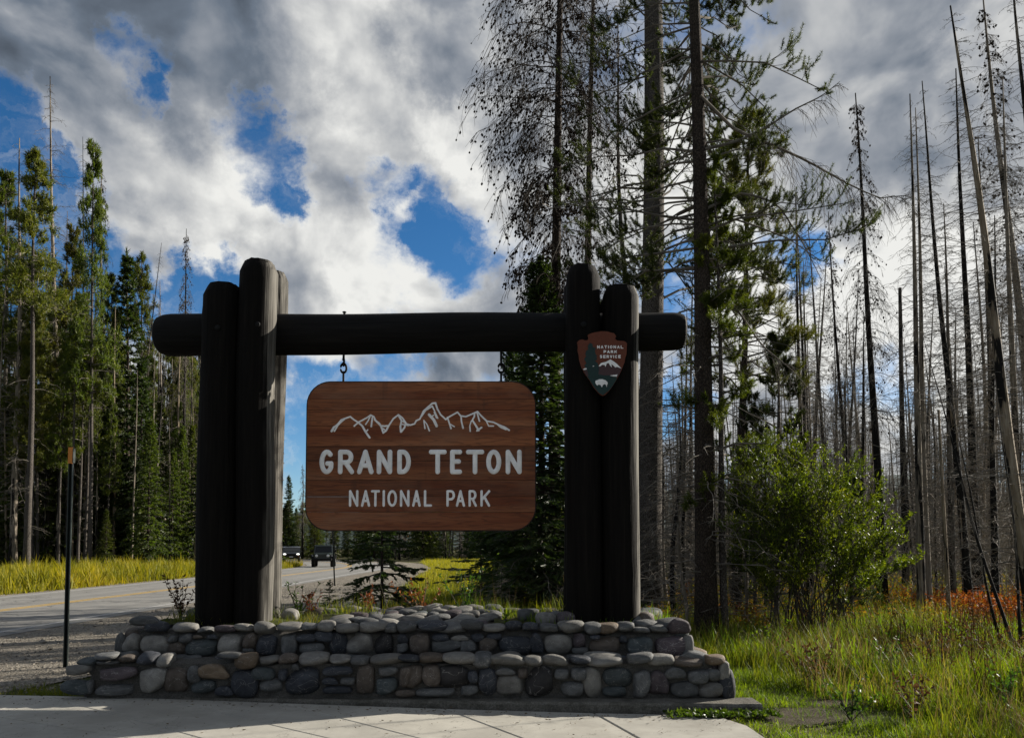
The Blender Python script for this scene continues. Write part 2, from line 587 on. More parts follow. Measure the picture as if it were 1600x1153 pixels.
def m_slab(nt):
    p = worldco(nt)
    oi = nt.n('ShaderNodeObjectInfo').outputs['Random']
    n = nt.noise(p, 1.3, 6., .65)
    n2 = nt.noise(p, 11., 6., .7)
    g = nt.noise(p, 220., 2., .6)
    col = nt.mix(nt.sstep(n, .3, .7), c4(.30, .288, .255), c4(.41, .395, .35))
    col = nt.mix(nt.sstep(n2, .5, .75, 0., .35), col, c4(.23, .215, .185))
    col = nt.mix(nt.sstep(g, .4, .75, 0., .25), col, c4(.18, .17, .15))
    st = nt.noise(nt.vm('ADD', p, (4., 7., 0.)).outputs[0], .55, 7., .7)
    col = nt.mix(nt.sstep(st, .48, .66, 0., .5), col, c4(.20, .188, .16))
    ck = nt.m('ABSOLUTE', nt.m('SUBTRACT', nt.noise(nt.vm('ADD', p, (2., 3., 0.)).outputs[0], .9, 6., .6), .5))
    col = nt.mix(nt.sstep(ck, .0, .0022, .75, 0.), col, c4(.07, .065, .055))
    sp = nt.n('ShaderNodeTexVoronoi', ins={'Vector': p, 'Scale': 7.})
    col = nt.mix(nt.sstep(sp.outputs['Distance'], .03, .06, .6, 0.), col, c4(.08, .06, .04))
    col = nt.mix(1., col, nt.ramp(oi, [(0, (.93, .93, .93)), (1, (1.05, 1.04, 1.02))]), 'MULTIPLY')
    return pbr(nt, col, .85, bump=nt.m('ADD', g, n2), bdist=.003, bstr=.5, spec=.25)


def m_kerb(nt):
    p = worldco(nt)
    n = nt.noise(p, 5., 6., .7)
    g = nt.noise(p, 60., 5., .75)
    col = nt.ramp(g, [(.25, (.055, .052, .045)), (.5, (.15, .14, .12)), (.75, (.28, .265, .23))])
    col = nt.mix(nt.sstep(n, .42, .65, 0., .7), col, c4(.055, .052, .04))
    return pbr(nt, col, .92, bump=nt.m('ADD', g, n), bdist=.02, bstr=1., spec=.15)


M_GROUND = material('forest_floor', m_ground)
M_ASPHALT = material('asphalt', m_asphalt)
M_GRAVEL = material('gravel', m_gravel)
M_YELLOW = material('yellow_paint', m_paint(.50, .30, .035))
M_WHITE = material('white_paint', m_paint(.36, .355, .34))
M_SLAB = material('concrete_paving', m_slab)
M_KERB = material('rough_concrete', m_kerb)


def sheet(name, outline, z, mat, kind='structure', grid=None):
    m = MB()
    n = len(outline)
    m.add([(x, y, z) for x, y in outline], tris=earclip(outline))
    return obj(name, m, mat, kind=kind)


def strip(name, left, right, z, mat, kind='structure'):
    m = MB()
    n = len(left)
    m.add([(x, y, z) for x, y in left] + [(x, y, z) for x, y in right],
          quads=[(i, n + i, n + i + 1, i + 1) for i in range(n - 1)])
    return obj(name, m, mat, kind=kind)


# one ground sheet to the horizon, gently uneven near the camera
xs = np.concatenate([[-2500, -900, -300, -120, -60], np.arange(-40, 41, 1.0), [60, 120, 300, 900, 2500]])
ys = np.concatenate([[-900, -200, -60, -20, -8], np.arange(-4, 70, 1.0), [85, 120, 200, 400, 1000, 3000]])


def ground_z(x, y):
    x, y = np.asarray(x, float), np.asarray(y, float)
    f = np.clip((x - 2.6) / 3., 0, 1) * np.clip((y - 5.5) / 2., 0, 1) * np.clip((60 - y) / 20., 0, 1)
    rise = .085 * np.clip((-1.5 - x) / 2.6, 0, 1) * np.clip((x + 5.6) / .8, 0, 1) * np.clip((9.4 - y) / 1., 0, 1)
    return -.012 + rise + f * (.05 + .07 * np.sin(x * 1.1 + y * .5) * np.sin(y * .8 - x * .3) + .04 * np.sin(x * 2.3 + 1) * np.sin(y * 2.1))


gx, gy = np.meshgrid(xs, ys)
gz = ground_z(gx, gy)
m = MB()
nx = len(xs)
ii = np.arange(len(ys) - 1)[:, None] * nx + np.arange(nx - 1)[None]
m.add(np.stack([gx, gy, gz], -1).reshape(-1, 3), quads=np.stack([ii, ii + 1, ii + nx + 1, ii + nx], -1).reshape(-1, 4))
obj('ground', m, M_GROUND, kind='structure', smooth=True)


# the road runs straight away on the left, then bends to the left in the distance
def road_path(off, y0=-40.):
    """points at a sideways distance off (right +) from the centre line x = -13"""
    pts = [(-12.95 + off, y) for y in np.linspace(y0, 58, 30)]
    R = 62.
    for a in np.linspace(0, 1.45, 26)[1:]:
        r = R + off
        pts.append((-12.95 - R + r * math.cos(a), 58 + r * math.sin(a)))
    ex, ey = pts[-1]
    for k in range(1, 8):
        pts.append((ex - k * 12 * math.sin(1.45), ey + k * 12 * math.cos(1.45)))
    return pts


strip('gravel_shoulder', road_path(-4.6), road_path(7.2), -.004, M_GRAVEL)
# gravel turnout between the road and the sign
sheet('gravel_turnout', [(-6.2, 7.6), (-5.75, 8.6), (-5.2, 10.2), (-4.6, 12.0), (-3.7, 15), (-3.5, 22), (-5.1, 40), (-5.7, 50), (-6.2, 44), (-6.2, 20)], .0005, M_GRAVEL)
strip('road', road_path(-3.75), road_path(3.75), .005, M_ASPHALT)
strip('road_marking', road_path(3.22), road_path(3.36), .009, M_WHITE)
strip('road_marking', road_path(-3.36), road_path(-3.22), .009, M_WHITE)
strip('road_marking', road_path(.06), road_path(.17), .009, M_YELLOW)
strip('road_marking', road_path(-.17), road_path(-.06), .009, M_YELLOW)

# pebbles and ruts' worth of loose stones on the gravel
m = MB()
N = 5200
px_ = np.where(RNG.random(N) < .75, RNG.uniform(-8.9, -4.9, N), RNG.uniform(-6, -3.8, N))
py_ = 7.5 + 30 * RNG.random(N) ** 1.8
sz = RNG.uniform(.008, .03, N) * np.where(RNG.random(N) < .04, 2.2, 1)
o8 = np.array([(1, 0, 0), (0, 1, 0), (-1, 0, 0), (0, -1, 0), (0, 0, .75), (0, 0, -.5)], float)
V = np.stack([px_, py_, sz * .3], 1)[:, None] + o8[None] * sz[:, None, None] * RNG.uniform(.6, 1.2, (N, 6, 1))
t8 = np.array([(0, 1, 4), (1, 2, 4), (2, 3, 4), (3, 0, 4), (1, 0, 5), (2, 1, 5), (3, 2, 5), (0, 3, 5)])
m.add(V.reshape(-1, 3), tris=(np.arange(N)[:, None, None] * 6 + t8[None]).reshape(-1, 3))
obj('pebbles', m, plain('pebble_stone', (.2, .18, .15), .9, .4, 8.), kind='stuff')

# curved concrete walk in front of the sign: slabs between fanned joints
walk = thing('paved_walk', 'pale concrete walk with fanned joints in front of the stone plinth', 'pavement', (0, 0, 0))
del walk['label'], walk['category']
walk['kind'] = 'structure'


def back_edge(x):
    return np.interp(x, [-30, -9, -5, -3.2, -1, 1, 2.0, 2.25], [9.6, 8.55, 8.25, 8.05, 7.83, 7.72, 7.62, 7.58])


joints = [(-6.6, 8.2, -2.9, 6.4), (-4.75, 8.2, -2.35, 6.4), (-3.42, 8.0, -1.25, 6.4), (-2.2, 7.9, -.5, 6.4), (-.64, 7.8, .27, 6.4), (.78, 7.75, 1.14, 6.4)]
lines = []
for xa, ya, xb, yb in joints:
    pts = []
    for y in (None, 7.2, 6.4, 5.2):
        if y is None:
            x, yy = xa, ya
            for _ in range(6):
                yy = float(back_edge(x)); x = xa + (xb - xa) * (yy - ya) / (yb - ya)
            pts.append((x, yy))
        else:
            pts.append((xa + (xb - xa) * (y - ya) / (yb - ya), y))
    lines.append(pts)
lines = [[(-30, 9.6), (-30, 7.2), (-30, 6.4), (-30, 5.2)]] + [[(-12., float(back_edge(-12.))), (-9, 7.2), (-7.2, 6.4), (-4.5, 5.2)]] + lines + [[(1.93, 7.62), (2.1, 7.2), (2.13, 6.4), (2.2, 5.2)]]
for k in range(len(lines) - 1):
    L, R_ = lines[k], lines[k + 1]
    g = .006
    m = MB()
    ring = [(x + g, y) for x, y in L] + [(x - g, y) for x, y in reversed(R_)]
    top, bot = .022, -.06
    # bevelled edge so the joint reads as a groove
    cx = sum(p[0] for p in ring) / 8; cy = sum(p[1] for p in ring) / 8
    inner = [(x + (.012 if i < 4 else -.012), y) for i, (x, y) in enumerate(ring)]
    n = 8
    V = [(x, y, bot) for x, y in ring] + [(x, y, top - .008) for x, y in ring] + [(x, y, top) for x, y in inner]
    Q = [(i, (i + 1) % n, (i + 1) % n + n, i + n) for i in range(n)] + [(i + n, (i + 1) % n + n, (i + 1) % n + 2 * n, i + 2 * n) for i in range(n)]
    Q += [(2 * n + i, 2 * n + 7 - i, 2 * n + 6 - i, 2 * n + i + 1) for i in range(3)]
    m.add(V, quads=Q)
    for vv in m.v:
        vv[:, 2] += .075 * np.clip((.8 - vv[:, 0]) / 4.5, 0, 1)
    obj('slab', m, M_SLAB, walk)
# near part of the walk, at the photographer's feet
m = MB(); m.box((-30, -6, -.06), (2.4, 5.188, .03)); obj('slab', m, M_SLAB, walk)

# distant wooded hills
def m_hill(nt):
    p = worldco(nt)
    n = nt.noise(p, .05, 6., .7)
    return pbr(nt, nt.ramp(n, [(.3, (.03, .045, .05)), (.6, (.07, .09, .085)), (.8, (.12, .14, .13))]), .95, spec=.1)  # slightly bluish forest colour, the haze of distance put into it


M_HILL = material('far_forest', m_hill)
m = MB()
hx = np.linspace(-1500, 1800, 140)
rows = []
for j, (yy, hh) in enumerate([(700, 0), (850, .45), (1000, .8), (1150, 1.0), (1350, .9)]):
    hz = hh * (70 + 38 * np.sin(hx * .0032 + 1.0) + 22 * np.sin(hx * .0105 + 2) + 7 * np.sin(hx * .041 + j)) - 2
    rows.append(np.stack([hx, yy + 30 * np.sin(hx * .01 + j), hz], 1))
V = np.concatenate(rows)
n = len(hx)
ii = np.arange(4)[:, None] * n + np.arange(n - 1)[None]
m.add(V, quads=np.stack([ii, ii + 1, ii + n + 1, ii + n], -1).reshape(-1, 4))
obj('hills', m, M_HILL, kind='structure', smooth=True)

# grit, needles and leaf bits blown onto the walk
m = MB()
N = 480
gx_ = RNG.uniform(-5.5, 2.1, N); gy_ = np.where(RNG.random(N) < .55, np.interp(gx_, [-5, -1, 2], [8.15, 7.75, 7.55]) - np.abs(RNG.normal(size=N)) * .12, RNG.uniform(6.4, 7.9, N))
gz_ = .026 + .075 * np.clip((.8 - gx_) / 4.5, 0, 1)
ang = RNG.uniform(0, 6.28, N)
m.ribbon_leaf(np.stack([gx_, gy_, gz_ + RNG.random(N) * .004], 1), np.stack([np.cos(ang), np.sin(ang), RNG.uniform(0, .25, N)], 1), RNG.uniform(.012, .05, N), RNG.uniform(.003, .012, N))
obj('blown_litter', m, plain('litter', (.10, .065, .03), .9, .5, 30.), kind='stuff')

# ------------------------------------------------------------------ stone plinth
FA = 8.09           # distance of the lower face; the upper face stands back
FB = 8.47


def stone_mat(name, lo, hi):
    def f(nt):
        co = objco(nt)
        oi = nt.n('ShaderNodeObjectInfo').outputs['Random']
        co = nt.vm('ADD', co, nt.vm('SCALE', (31., 17., 23.), scale=oi).outputs[0]).outputs[0]
        n = nt.noise(co, 1.2, 6., .65)
        g = nt.noise(co, 16., 5., .7)
        col = nt.mix(nt.sstep(n, .3, .7), c4(*lo), c4(*hi))
        col = nt.mix(nt.sstep(g, .5, .75, 0., .5), col, c4(*[x * .5 for x in lo]))
        col = nt.mix(nt.sstep(g, .25, .42, .3, 0.), col, c4(*[min(1, x * 1.5) for x in hi]))
        vein = nt.sstep(nt.m('ABSOLUTE', nt.m('SUBTRACT', nt.noise(co, .9, 3., .5, .6), .5)), .0, .012, .35, 0.)
        col = nt.mix(vein, col, c4(.4, .38, .35))
        col = nt.n('ShaderNodeHueSaturation', ins={'Value': nt.m('ADD', .75, nt.m('MULTIPLY', oi, .5)), 'Color': col}).outputs[0]
        return pbr(nt, col, .72, bump=nt.m('ADD', g, n), bdist=.02, bstr=.55, spec=.3)
    return material(name, f)


SM = {'g': stone_mat('grey_stone', (0.061, 0.062, 0.061), (0.121, 0.123, 0.121)),
      'l': stone_mat('pale_stone', (0.126, 0.119, 0.107), (0.218, 0.210, 0.190)),
      'd': stone_mat('slate_stone', (0.026, 0.028, 0.035), (0.053, 0.059, 0.069)),
      'b': stone_mat('brown_stone', (0.067, 0.054, 0.043), (0.126, 0.103, 0.084)),
      't': stone_mat('green_grey_stone', (0.038, 0.047, 0.048), (0.079, 0.091, 0.093)),
      'p': stone_mat('purple_stone', (0.050, 0.039, 0.042), (0.097, 0.078, 0.083)),
      'o': stone_mat('ochre_stone', (0.101, 0.072, 0.047), (0.189, 0.143, 0.098)),
      'k': stone_mat('dark_stone', (0.018, 0.017, 0.017), (0.041, 0.038, 0.037))}


def m_mortar(nt):
    p = worldco(nt)
    n = nt.noise(p, 7., 6., .7)
    g = nt.noise(p, 70., 4., .75)
    col = nt.ramp(g, [(.3, (.06, .058, .053)), (.5, (.125, .12, .11)), (.75, (.21, .202, .186))])
    col = nt.mix(nt.sstep(n, .4, .65, 0., .6), col, c4(.09, .085, .075))
    return pbr(nt, col, .95, bump=nt.m('ADD', nt.m('MULTIPLY', n, 1.5), g), bdist=.03, bstr=1., spec=.1)


M_MORTAR = material('mortar', m_mortar)

# eight rounded boulder shapes that the stones share
SHAPES = []
for k in range(14):
    bm = bmesh.new()
    bmesh.ops.create_icosphere(bm, subdivisions=3 if k < 8 else 2, radius=1.0)
    rs = np.random.default_rng(100 + k)
    ks = [(rs.normal(size=3) * 1.5, rs.uniform(0, 6.3), rs.uniform(.035, .085)) for _ in range(5)]
    pw = rs.uniform(.62, .95)
    cuts = [(lambda a: a / np.linalg.norm(a))(rs.normal(size=3)) for _ in range(3)]
    cl = rs.uniform(.72, .9, 3)
    for v in bm.verts:
        c = np.array(v.co)
        c = np.sign(c) * np.abs(c) ** pw
        c = c / max(1e-6, np.abs(c).max()) * 1.0 * (.35) + np.array(v.co) * .68
        c *= 1 + sum(a * math.sin(float(np.dot(kk, v.co)) + ph) for kk, ph, a in ks)
        for nrm, d in zip(cuts, cl):
            e = float(np.dot(c, nrm)) - d
            if e > 0:
                c = c - nrm * e * .75
        v.co = c
    me = bpy.data.meshes.new('stone')
    bm.to_mesh(me); bm.free()
    for p in me.polygons:
        p.use_smooth = True
    SHAPES.append(me)
STONE_MESH = {}


def stone_mesh(shape, col):
    if (shape, col) not in STONE_MESH:
        me = SHAPES[shape].copy(); me.name = 'stone'
        me.materials.append(SM[col])
        STONE_MESH[(shape, col)] = me
    return STONE_MESH[(shape, col)]


plinth = thing('stone_plinth', 'two-tier plinth of rounded cobbles in mortar carrying the log gateway', 'stone wall', (-1.1, 9.0, 0))
PL = Vector(plinth.location)


def put_stone(c, size, col, rot=(0, 0, 0), shape=None):
    o = obj('stone', stone_mesh(random.randrange(8) if shape is None else shape, col), parent=plinth, loc=Vector(c) - PL)
    o.scale = size
    o.rotation_euler = rot
    return o


def front_stones(rows, ox, oy, sc, Y, proud, thick=.75, cap=False, yoff=None):
    for zx, zy, zw, zh, col in rows:
        px, py = ox + zx * sc, oy + zy * sc
        y = Y(px) if callable(Y) else Y
        c = P(px, py, y)
        s = y / FPX * sc
        hw, hh = zw * s * .535, zh * s * .55
        if cap:
            dy = max(hw * .75, .11)
            c.y += dy * .7
            put_stone(c, (hw, dy, hh), col, (random.uniform(-.12, .12), random.uniform(-.06, .06), random.uniform(-.25, .25)))
        else:
            dy = thick * min(hw, hh) + .02
            c.y += dy - proud * random.uniform(.75, 1.2) - .015
            put_stone(c, (hw, dy, hh), col, (random.uniform(-.1, .1), random.uniform(-.08, .08), random.uniform(-.12, .12)))


UP_CAP_1 = [(410, 88, 115, 40, 'g'), (465, 115, 100, 45, 'd'), (595, 118, 105, 38, 'l'), (680, 128, 60, 24, 'g'), (775, 123, 90, 30, 'p'), (855, 118, 75, 32, 'l'), (942, 118, 75, 50, 'l'),
            (1055, 110, 115, 30, 'l'), (1150, 112, 75, 28, 'g'), (1220, 107, 65, 38, 'l'), (1310, 118, 105, 40, 'l'), (1425, 115, 125, 45, 'l'), (1520, 120, 55, 38, 'g'), (1580, 115, 70, 45, 'g')]
UP_FACE_1 = [(312, 190, 36, 90, 'g'), (357, 187, 85, 75, 'l'), (463, 192, 117, 75, 'l'), (548, 165, 38, 28, 'g'), (605, 163, 64, 40, 'g'), (660, 155, 38, 16, 'b'), (562, 207, 65, 52, 'b'), (675, 202, 140, 66, 't'),
             (725, 155, 45, 18, 'd'), (800, 187, 105, 76, 'l'), (890, 175, 60, 64, 'b'), (882, 215, 42, 20, 'g'), (965, 192, 90, 78, 'd'), (1057, 188, 70, 90, 'g'), (1135, 160, 78, 32, 'd'), (1215, 152, 75, 46, 'd'),
             (1158, 205, 112, 48, 'g'), (1282, 187, 72, 92, 'd'), (1380, 188, 122, 82, 'l'), (1490, 190, 82, 82, 'k'), (1567, 207, 48, 42, 'g'), (1572, 165, 44, 40, 'd')]
LO_CAP_1 = [(232, 243, 100, 26, 'g'), (160, 268, 95, 24, 't'), (235, 276, 100, 18, 'g'), (330, 255, 66, 30, 'b'), (425, 258, 95, 46, 'd'), (500, 264, 66, 48, 'l'), (790, 240, 92, 26, 'g'), (860, 263, 105, 66, 'o'), (960, 263, 86, 32, 'l'),
            (1055, 257, 80, 38, 'b'), (1175, 258, 132, 46, 'l'), (1290, 260, 92, 30, 'l'), (1375, 265, 82, 38, 'g'), (1500, 260, 142, 42, 'l')]
LO_FACE_1 = [(120, 303, 112, 44, 'l'), (290, 322, 165, 56, 'p'), (110, 378, 122, 54, 't'), (176, 375, 32, 58, 'g'), (290, 392, 165, 42, 'g'), (450, 352, 116, 102, 'l'), (560, 355, 102, 106, 'b'), (640, 322, 48, 66, 'g'),
             (730, 312, 126, 60, 'o'), (690, 378, 106, 48, 't'), (778, 398, 76, 42, 'd'), (855, 360, 106, 116, 'd'), (950, 323, 106, 56, 't'), (1095, 290, 28, 26, 'g'), (1035, 322, 38, 48, 'd'), (988, 372, 102, 52, 'g'),
             (1130, 355, 152, 108, 'd'), (1285, 308, 132, 38, 'd'), (1250, 352, 62, 30, 'd'), (1327, 352, 66, 28, 'g'), (1285, 392, 122, 32, 'd'), (1405, 352, 80, 130, 'b'), (1500, 308, 82, 36, 'g'), (1492, 377, 92, 72, 't'), (1580, 335, 55, 86, 'b'), (1580, 405, 72, 28, 'b')]
UP_CAP_2 = [(45, 110, 82, 42, 'g'), (145, 102, 126, 38, 'd'), (235, 115, 126, 40, 'g'), (325, 102, 100, 40, 'g'), (410, 113, 96, 28, 'l'), (505, 105, 62, 38, 'd'), (580, 110, 66, 34, 'd'), (660, 115, 82, 34, 'g'), (755, 108, 102, 48, 'l'),
            (838, 113, 72, 46, 'g'), (905, 115, 92, 44, 'o'), (993, 110, 78, 38, 'g'), (1062, 125, 72, 24, 'g'), (1135, 117, 72, 28, 'g'), (1222, 108, 84, 62, 'p')]
UP_FACE_2 = [(93, 177, 86, 82, 'b'), (185, 152, 62, 30, 'd'), (275, 155, 66, 22, 'l'), (345, 152, 52, 32, 'd'), (205, 192, 132, 52, 'g'), (310, 192, 72, 52, 'g'), (388, 188, 76, 62, 'b'), (425, 150, 62, 26, 'd'), (500, 182, 136, 74, 'd'),
             (602, 180, 52, 82, 'd'), (693, 182, 106, 74, 'l'), (790, 168, 54, 52, 'p'), (783, 207, 66, 28, 'g'), (900, 185, 136, 60, 'b'), (1040, 187, 106, 76, 't'), (1172, 190, 126, 82, 'p'), (1250, 195, 48, 106, 'l'), (850, 150, 40, 20, 'd'), (975, 160, 28, 30, 'd')]
LO_CAP_2 = [(45, 245, 86, 28, 'd'), (150, 245, 106, 40, 'b'), (258, 245, 132, 46, 'l'), (365, 250, 72, 56, 'g'), (475, 250, 156, 44, 'l'), (588, 255, 72, 40, 'l'), (687, 255, 104, 42, 'l'), (785, 250, 82, 34, 'd'), (905, 255, 166, 44, 'l'),
            (1045, 247, 112, 46, 'g'), (1148, 255, 112, 48, 'l'), (1265, 262, 132, 36, 'b'), (1370, 252, 82, 40, 'o')]
LO_FACE_2 = [(65, 325, 86, 92, 'b'), (145, 315, 72, 82, 'b'), (245, 322, 122, 86, 'k'), (325, 320, 38, 48, 'd'), (392, 340, 76, 96, 'd'), (470, 300, 72, 28, 'g'), (545, 305, 42, 38, 'b'), (490, 360, 112, 86, 'l'), (620, 345, 122, 116, 'k'),
             (712, 310, 62, 40, 'g'), (778, 308, 62, 52, 'g'), (840, 345, 76, 112, 'l'), (950, 325, 106, 72, 't'), (750, 370, 92, 56, 'g'), (945, 385, 96, 38, 't'), (1050, 355, 70, 106, 'g'), (1130, 350, 76, 92, 'p'), (1200, 308, 80, 46, 'g'),
             (1292, 320, 86, 56, 'g'), (1368, 313, 62, 46, 'g'), (1230, 375, 106, 62, 'g'), (1360, 380, 108, 56, 'l'), (1424, 352, 60, 122, 'd'), (1412, 300, 44, 82, 'l'), (45, 392, 84, 28, 'b'), (170, 387, 170, 30, 'g'), (310, 380, 72, 42, 'g')]
for rows, z in ((1, (80, 940, .35)), (2, (620, 940, .3625))):
    up_c, up_f, lo_c, lo_f = (UP_CAP_1, UP_FACE_1, LO_CAP_1, LO_FACE_1) if rows == 1 else (UP_CAP_2, UP_FACE_2, LO_CAP_2, LO_FACE_2)
    front_stones(up_f, *z, FB, .05)
    front_stones(up_c, *z, FB - .03, .05, cap=True)
    front_stones(lo_f, *z, FA, .05)
    front_stones(lo_c, *z, FA - .03, .05, cap=True)

# mortar core: two lofted tiers with battered ends
ZA, ZB = .46, .755
xl0, xr0 = P(118, 1080, FA).x + .06, P(1138, 1080, FA).x - .06
xl1, xr1 = P(140, 1035, FA).x + .05, P(1120, 1035, FA).x - .06
m = MB()
rings = []
rnd = np.random.default_rng(3)


def ring(x0, x1, y0, y1, z, n=60, j=.013):
    pts = []
    for i in range(n):
        pts.append((x0 + (x1 - x0) * i / n, y0 + rnd.normal() * j, z + rnd.normal() * j * .6))
    for i in range(6):
        pts.append((x1 + rnd.normal() * j, y0 + (y1 - y0) * i / 6, z + rnd.normal() * j * .6))
    for i in range(n):
        pts.append((x1 + (x0 - x1) * i / n, y1 + rnd.normal() * j, z + rnd.normal() * j * .6))
    for i in range(6):
        pts.append((x0 + rnd.normal() * j, y1 + (y0 - y1) * i / 6, z + rnd.normal() * j * .6))
    return [(a - PL.x, b - PL.y, c) for a, b, c in pts]


m.loft([ring(xl0, xr0, FA + .02, 10.6, -.05), ring((xl0 + xl1) / 2, (xr0 + xr1) / 2, FA + .026, 10.58, .27), ring(xl1, xr1, FA + .036, 10.5, ZA - .03), ring(xl1 + .08, xr1 - .08, FA + .14, 10.42, ZA + .0)])
obj('mortar_bed', m, M_MORTAR, plinth, smooth=False)
xl2, xr2 = P(190, 1000, FB).x + .07, P(1072, 1000, FB).x - .06
m = MB()
m.loft([ring(xl2, xr2, FB + .018, 10.25, ZA - .1), ring(xl2 + .02, xr2 - .02, FB + .03, 10.22, ZB - .08), ring(xl2 + .07, xr2 - .06, FB + .1, 10.15, ZB - .035)])
obj('mortar_bed', m, M_MORTAR, plinth, smooth=False)

# cobbles on the ends and on top
cols = 'gglldbbtp'


def filler(n, fx, fy, fz, smin, smax, flat=.5, cs=cols, tries=40, placed=None, gap=.85, shape=None):
    placed = [] if placed is None else placed
    k = 0
    for _ in range(n * tries):
        if k >= n:
            break
        x, y = fx(), fy()
        s = random.uniform(smin, smax)
        if any((x - a) ** 2 + (y - b) ** 2 < (gap * (s + c)) ** 2 for a, b, c in placed):
            continue
        placed.append((x, y, s))
        put_stone((x, y, fz(x, y)), (s * random.uniform(.95, 1.3), s * random.uniform(.8, 1.05), s * flat * random.uniform(.8, 1.2)), random.choice(cs),
                  (random.uniform(-.15, .15), random.uniform(-.15, .15), random.uniform(-.5, .5)), 8 + random.randrange(6) if shape is None else shape)
        k += 1
    return placed


# sunlit cobbles heaped in the middle of the top, as seen through the gateway
ga, gb = G(560, 975, .78), G(790, 975, .78)
filler(60, lambda: random.uniform(-2.0, -.2), lambda: random.uniform(8.82, 9.95), lambda x, y: ZB + .0 + .10 * (y - 8.8) * max(0, 1 - abs((x + .75) / 1.3)), .09, .15, .45, 'gllgltp')
# rear edge row
for i in range(24):
    x = xl2 + .1 + (xr2 - xl2 - .2) * i / 23
    if -3.6 < x < -2.3 and i % 3:
        continue
    put_stone((x + random.uniform(-.04, .04), 10.1 + random.uniform(-.06, .06), ZB + .01), (random.uniform(.12, .17), .13, random.uniform(.07, .1)), random.choice('gllgb'), (0, 0, random.uniform(-.4, .4)))
for px, py, w, c in ((853, 968, 24, 'l'), (886, 968, 26, 'p'), (822, 962, 20, 'g'), (868, 966, 16, 'g'), (455, 962, 22, 'l'), (1010, 968, 18, 'b')):
    q = G(px, py, ZB + .04)
    put_stone((q.x, min(q.y, 9.9), ZB + .04), (w * q.y / FPX * .62, .13, .085), c)
# right end: upper tier's side and the lower tier's tread and side
filler(10, lambda: random.uniform(xr2 - .45, xr2 - .02), lambda: random.uniform(8.7, 10.), lambda x, y: ZB + .005, .10, .16, .5, 'gglp')
for i in range(7):
    for zz in (.54, .68):
        put_stone((xr2 + .01 + random.uniform(-.02, .02), 8.62 + i * .23, zz), (.09, .125, .075), random.choice(cols), (0, random.uniform(-.2, .2), random.uniform(-.2, .2)))
for i in range(10):
    put_stone((xr1 - .06 + random.uniform(-.05, .02), 8.22 + i * .21, ZA + .0), (.15, .12, .07), random.choice('glogtl'), (random.uniform(-.1, .1), .25, random.uniform(-.3, .3)))
for i in range(10):
    for k, zz in enumerate((.12, .26, .37)):
        t = zz / ZA
        put_stone((xr0 + (xr1 - xr0) * t + random.uniform(-.01, .03), 8.28 + i * .22 + .08 * (k % 2), zz), (.09, .12, .08), random.choice(cols), (0, -.2, random.uniform(-.2, .2)))
# left end
for i in range(9):
    put_stone((xl1 + .1 + random.uniform(-.03, .05), 8.3 + i * .23, ZA - .01), (.16, .12, .065), random.choice('ggtdl'), (random.uniform(-.1, .1), -.25, random.uniform(-.3, .3)))
    for k, zz in enumerate((.12, .26, .37)):
        t = zz / ZA
        put_stone((xl0 + (xl1 - xl0) * t + random.uniform(-.03, .01), 8.3 + i * .24 + .08 * (k % 2), zz), (.09, .125, .08), random.choice(cols), (0, .2, random.uniform(-.2, .2)))
    for zz in (.54, .67):
        put_stone((xl2 - .01, 8.62 + i * .18, zz), (.085, .11, .075), random.choice(cols), (0, random.uniform(-.2, .2), random.uniform(-.2, .2)))
# flat tread stones between the cap rows
filler(26, lambda: random.uniform(xl1 + .2, xr1 - .2), lambda: random.uniform(FA + .26, FB - .06), lambda x, y: ZA - .012, .06, .11, .35, 'ggtdl')

# soil pockets on the top where weeds grow
m = MB()
for (x0, x1, y0, y1) in ((-3.95, -2.05, 8.85, 10.0), (-.2, 1.75, 8.85, 10.0)):
    n = 14
    gxx, gyy = np.meshgrid(np.linspace(x0, x1, n), np.linspace(y0, y1, n))
    zz = ZB - .03 + .05 * np.sin(gxx * 5) * np.sin(gyy * 6) + .03
    ii = np.arange(n - 1)[:, None] * n + np.arange(n - 1)[None]
    m.add(np.stack([gxx - PL.x, gyy - PL.y, zz], -1).reshape(-1, 3), quads=np.stack([ii, ii + 1, ii + n + 1, ii + n], -1).reshape(-1, 4))
o = obj('soil', m, M_GROUND, plinth, kind='stuff', smooth=True)

# low concrete footing in front of the plinth
m = MB()
n = 60
fx = np.concatenate([np.linspace(-4.75, 2.40, n)])
rings = []
rnd = np.random.default_rng(5)
for i, x in enumerate(fx):
    y0 = float(np.interp(x, [-4.75, -3.4, -1, 1, 2.4], [8.17, 8.10, 7.93, 7.83, 7.74])) + rnd.normal() * .004
    h = .045 + .055 * min(1, max(0, (x + 4.6) / 1.2)) + rnd.normal() * .002
    y1 = 8.34 if x < 2.1 else 8.1
    rings.append([(x, y0, -.04), (x, y0 + .006, h - .022), (x, y0 + .03, h), (x, y1, h), (x, y1, -.04)])
m.loft(rings)
obj('footing', m, M_KERB, kind='structure')

